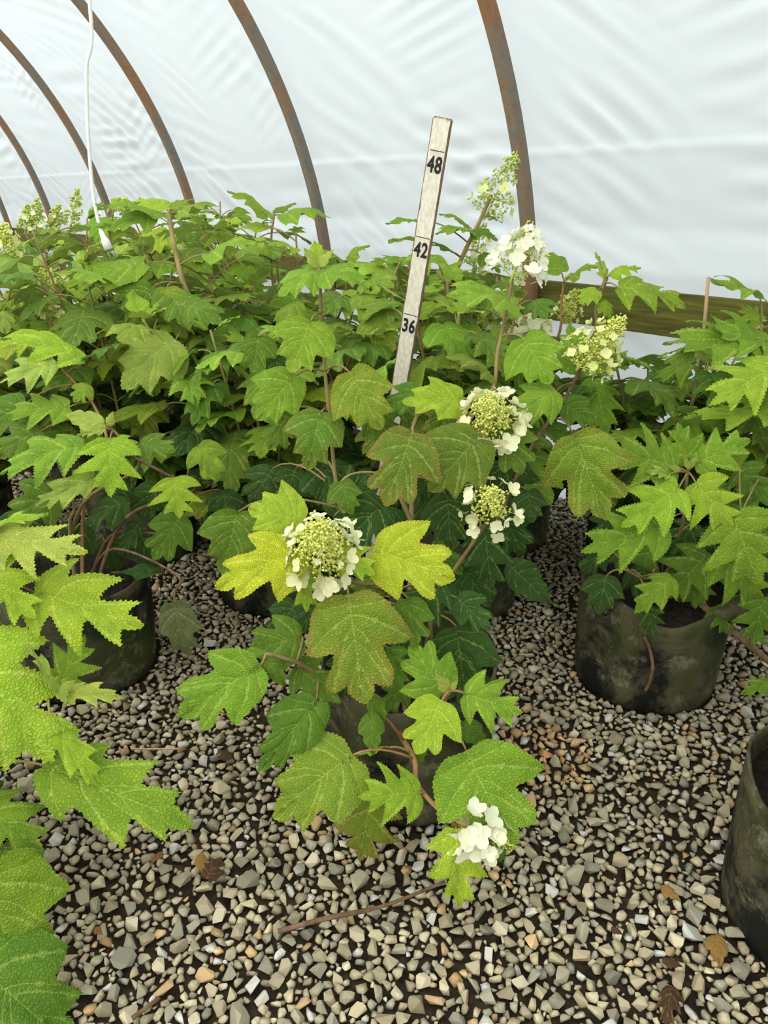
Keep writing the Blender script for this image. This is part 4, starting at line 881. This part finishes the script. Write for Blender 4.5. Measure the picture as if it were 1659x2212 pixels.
for (x0, y0, x1, y1, Y_) in ((800, 600, 735, 590, 2.1), (790, 605, 850, 625, 2.05), (830, 590, 880, 570, 2.2), (760, 640, 820, 690, 2.0), (850, 650, 800, 720, 1.95), (960, 640, 905, 690, 2.0), (985, 620, 1040, 650, 2.1), (940, 590, 1000, 600, 2.2), (930, 700, 990, 740, 1.95),
                            (1010, 700, 960, 770, 1.9), (1040, 740, 1100, 790, 1.9), (900, 780, 950, 830, 1.85), (820, 740, 770, 790, 1.85), (800, 690, 850, 760, 1.9), (740, 640, 690, 680, 2.0), (1130, 760, 1080, 830, 1.85), (1150, 650, 1180, 690, 2.1), (870, 560, 840, 570, 2.2), (1060, 640, 1120, 690, 2.1), (960, 820, 1010, 800, 1.9)):
    rows.append(((x0, y0, x1, y1, Y_, -0.08), dict(w=1.15, tpl=rg_.choice('CCA'), col=rg_.choice('BBGT'), b=0.45)))
on('mid_back', rows, [([at(830, 760, 2.0), at(845, 660, 2.02), at(850, 600, 2.05)],), ([at(980, 800, 1.96), at(975, 700, 2.0), at(965, 610, 2.08)],), ([at(760, 760, 2.02), at(765, 650, 2.04)],), ([at(1080, 800, 1.95), at(1075, 720, 1.98)],)])
on('left', [((180, 780, 0, 735, 1.86, -0.04), dict(w=0.7, tpl='B', col='L', b=0.35)), ((120, 790, 0, 830, 1.80, -0.05), dict(w=0.8, tpl='B', col='P', b=0.5)), ((190, 830, 160, 870, 1.80, -0.03), dict(w=1.2, tpl='A', col='B', b=0.5)), ((150, 880, 10, 895, 1.78, -0.04), dict(w=0.9, tpl='B', col='B', b=0.4)), ((90, 930, -10, 990, 1.74, -0.04), dict(w=1.0, tpl='A', col='G', b=0.6)), ((60, 870, -40, 930, 1.80, -0.03), dict(w=1.0, tpl='A', col='G', b=0.6))],
   [([at(230, 960, 1.74), at(205, 880, 1.80), at(165, 830, 1.84), at(110, 770, 1.86)], dict(mat='stem_red', r1=0.0026))])
V = PL['b5'].e; 
for (a, b, w_) in (((150, 500), (170, 405), 0.14), ((112, 505), (128, 440), 0.11), ((78, 505), (82, 425), 0.12), ((55, 505), (60, 440), 0.10)):
    panicle(V, at(*a, 3.1), at(*b, 3.1), w_ * 0.75, 300, 12, 'cream', 'bud_green', 0.0042, 0.013, 0.8, 0.0, 0.9, 0.0, 0.9)
U_ = PL['b2'].e
panicle(U_, at(10, 560, 2.4), at(12, 480, 2.4), 0.10, 260, 16, 'lime', 'bud', 0.004, 0.018, 0.6, 0.2, 1, 0, 0.8); panicle(U_, at(128, 620, 2.3), at(85, 585, 2.25), 0.07, 200, 10, 'lime', 'bud', 0.0032, 0.012, 0.6, 0.2, 1, 0, 0.8)
panicle(U_, at(112, 690, 2.15), at(95, 648, 2.12), 0.06, 200, 8, 'lime', 'bud', 0.003, 0.011, 0.5, 0.4, 1, 0, 0.8); panicle(PL['b4'].e, at(265, 470, 3.2), at(268, 425, 3.2), 0.09, 200, 10, 'lime', 'bud', 0.004, 0.018, 0.6, 0.2, 1, 0, 0.8)
on('right_back', [((1640, 640, 1535, 602, 1.85, -0.05), dict(w=0.8, tpl='B', col='B', b=0.3)), ((1650, 745, 1535, 700, 1.8, -0.05), dict(w=0.9, tpl='B', col='B', b=0.5)), ((1660, 740, 1430, 745, 1.8, -0.05), dict(w=0.7, tpl='B', col='B', b=0.4)), ((1680, 790, 1530, 880, 1.7, -0.08), dict(w=0.8, tpl='B', col='L', b=0.6)),
                  ((1670, 900, 1475, 905, 1.7, -0.05), dict(w=0.55, tpl='B', col='L', b=0.15)), ((1640, 700, 1600, 660, 1.85, 0.03), dict(w=1.0, tpl='B', col='B', b=0.5))], [([at(1640, 860, 1.85), at(1645, 700, 1.85)],), ([at(1700, 900, 1.8), at(1670, 800, 1.78)],)])
on('b2', [((135, 730, -20, 745, 2.0, -0.05), dict(w=0.6, tpl='B', col='L', b=0.3)), ((125, 690, 200, 705, 2.1, -0.05), dict(w=1.0, tpl='B', col='T', b=0.6)), ((60, 620, 85, 690, 2.2, -0.03), dict(w=1.1, tpl='A', col='O', b=0.8, rim=0.3))],
   [([at(90, 760, 2.12), at(110, 690, 2.15), at(110, 640, 2.2)], dict(mat='stem_red', r1=0.0026))])

# ------------------------------------------------------------------ measuring stick
S42 = Vector((0.0760, 1.5558, CAM_H - 0.0749)); SDIR = Vector((0.13572, -0.19789, 0.97078)).normalized(); INCH = 0.0254
base = S42 - SDIR * 42 * INCH
fr = (Vector((0, 0, CAM_H)) - S42); fr = Matrix.Rotation(math.radians(-14), 3, SDIR) @ fr; fr = (fr - SDIR * fr.dot(SDIR)).normalized(); sx = SDIR.cross(fr) * -1
st = thing('measuring_stick', tuple(base), 'white painted wooden measuring stick numbered 36 42 48', 'measuring stick')
MS = Matrix((sx * -1, fr * -1, SDIR)).transposed(); 
if MS.determinant() < 0: MS = Matrix((sx, fr * -1, SDIR)).transposed()
bm = bmesh.new(); bmesh.ops.create_cube(bm, size=1.0)
for v in bm.verts: v.co = Vector((v.co.x * 0.0345, v.co.y * 0.013, (v.co.z + 0.5) * 50.1 * INCH))
bmesh.ops.bevel(bm, geom=[e_ for e_ in bm.edges], offset=0.0018, segments=2, affect='EDGES')
me = bpy.data.meshes.new('stick_body'); bm.to_mesh(me); bm.free(); me.materials.append(M['stick']); o = link('stick_body', me, st); st.rotation_mode = 'QUATERNION'; st.rotation_quaternion = MS.to_quaternion()
for num in (36, 42, 48):
    cu = bpy.data.curves.new('number', 'FONT'); cu.body = str(num); cu.size = 0.0385; cu.align_x = 'CENTER'; cu.offset = 0.0; cu.extrude = 0.0002; cu.bevel_depth = 0.0011; cu.bevel_resolution = 0; cu.space_character = 1.08
    tmp = bpy.data.objects.new('tmp', cu); COL.objects.link(tmp); dg = bpy.context.evaluated_depsgraph_get(); dg.update()
    me = bpy.data.meshes.new_from_object(tmp.evaluated_get(dg)); bpy.data.objects.remove(tmp); me.materials.clear(); me.materials.append(M['black'])
    o = link('number', me, st); o.matrix_local = Matrix.Translation((0.0, -0.0068, (num - 1.42) * INCH)) @ Matrix.Rotation(math.pi / 2, 4, 'X') @ Matrix.Diagonal((0.68, 1.0, 1, 1)); tag(o, 'black number ' + str(num))
    m = MB(); m.box((0, -0.0066, num * INCH), (0.027, 0.0008, 0.0013)); o = link('mark_line', m.mesh('mark_line', M['black'], False), st)

# ------------------------------------------------------------------ hanging cord, stake, litter
cdp = [at(190, -900, 2.7), at(193, 0, 2.66), at(187, 150, 2.65), at(191, 300, 2.64), at(203, 430, 2.63), at(219, 505, 2.62)]
top = wall_pt(((cdp[0] - WP).dot(WD)), 0, 0); cc = thing('hanging_cord', tuple(cdp[-1]), 'white cord hanging from above with a taped plug end', 'cord')
hang = (Vector((cdp[1].x, cdp[1].y, 0)) - WP).dot(WN); phh = math.acos(max(-1, min(1, (HR - hang) / HR))); cdp[0] = Vector((cdp[1].x - 0.01, cdp[1].y, HZ + HR * math.sin(phh)))
m = MB(); m.tube(spline(cdp, 8), 0.0058, 8); m.build('cord', M['cord'], cc)
m = MB(); q0, q1 = at(218, 500, 2.62), at(236, 540, 2.61); m.tube([q0, q0.lerp(q1, 0.35), q0.lerp(q1, 0.5), q1], [0.007, 0.009, 0.014, 0.014], 10); m.build('plug', M['cord'], cc)
for k in (0, 1):
    m = MB(); d_ = Vector((0.008 * (1 if k else -1), 0, 0)); m.tube([q1 + d_, q1 + d_ + (q1 - q0).normalized() * 0.022], 0.003, 6); m.build('prong', M['metal'], cc)
sk = MB(); sk.tube([Vector((at(1522, 700, 2.0).x, 2.0, 0.0)), at(1522, 700, 2.0), at(1530, 600, 2.0)], 0.0048, 6); tag(sk.build('wooden_stake', M['stake'], None), 'thin pale wooden stake standing before the board at right', 'stake')

LC['br1'] = (0.42, 0.24, 0.08); LC['br2'] = (0.11, 0.055, 0.035); LC['br3'] = (0.36, 0.15, 0.06)
def fallen(x, y, x2, y2, col, lab, w=0.8, tpl='E', var=3, roll=0.2):
    def gnd(px, py):
        a = at(px, py, 1.0); t = (CAM_H - 0.03) / (CAM_H - a.z); return Vector((a.x * t, a.y * t, 0.03))
    P, Q = gnd(x, y), gnd(x2, y2); o = leaf(None, P, Q, w, tpl, var, col, 0.0, nrm=UP, roll=roll) if False else None
    ax = (Q - P); L = ax.length; ax.normalize(); n = Matrix.Rotation(roll, 3, ax) @ UP; xx = ax.cross(n)
    o = link('fallen_leaf', LEAF[tpl][var]); Mx = Matrix((xx * L * w, ax * L, n * L)).transposed().to_4x4(); Mx.translation = P; o.matrix_world = Mx
    o.color = LC[col] + (0.0,); tag(o, lab, 'dead leaf', 'dead leaves on the gravel')
fallen(432, 1845, 440, 1890, 'br1', 'small tan dead leaf on the gravel below the left pot', 0.6); fallen(445, 1900, 478, 1850, 'br2', 'dark brown shrivelled leaf beside the small tan one', 0.9, 'A')
fallen(1545, 2020, 1555, 2092, 'br1', 'orange-tan dead leaf beside the moss-streaked pot', 0.75); fallen(1450, 2135, 1440, 2230, 'br2', 'dark brown dead leaf at the bottom edge', 0.75, 'D'); fallen(350, 1840, 325, 1872, 'br3', 'rust-red dead leaf scrap left of the small tan leaf', 0.6)
fallen(1430, 1915, 1470, 1950, 'br1', 'flat beige dead leaf in the middle of the right gravel', 0.8); fallen(1430, 2075, 1475, 2090, 'br2', 'dark leaf scrap left of the orange-tan leaf', 0.7); fallen(205, 2005, 222, 2020, 'br3', 'tiny rust-red leaf scrap at lower left', 0.8); fallen(1320, 2005, 1345, 2020, 'br2', 'dark curled leaf scrap on the right gravel', 0.9)
fallen(500, 1640, 470, 1620, 'br2', 'dark dead leaf on the shaded gravel left of the front pot', 0.9, 'A')
def gpt(px, py, z=0.03):
    a = at(px, py, 1.0); t = (CAM_H - z) / (CAM_H - a.z); return Vector((a.x * t, a.y * t, z))
m = MB(); m.tube(spline([gpt(600, 2012), gpt(700, 1985, 0.034), gpt(810, 1962, 0.034), gpt(880, 1938), gpt(960, 1905, 0.028)]), [0.0042] * 10 + [0.003] * 11, 6)
tag(m.build('fallen_twig', M['bark'], None), 'long thin brown twig lying on the gravel in front', 'twig')
m = MB(); m.tube([gpt(285, 2200, 0.03), gpt(345, 2155, 0.035)], [0.004, 0.003], 6); tag(m.build('fallen_twig', M['bark'], None), 'short dark twig at the bottom left on the gravel', 'twig')
m = MB(); m.tube([gpt(285, 1618, 0.03), gpt(380, 1618, 0.03), gpt(400, 1612, 0.03)], 0.0022, 5); tag(m.build('fallen_twig', M['stake'], None), 'thin pale straw lying above the lowest bright left leaf', 'twig')
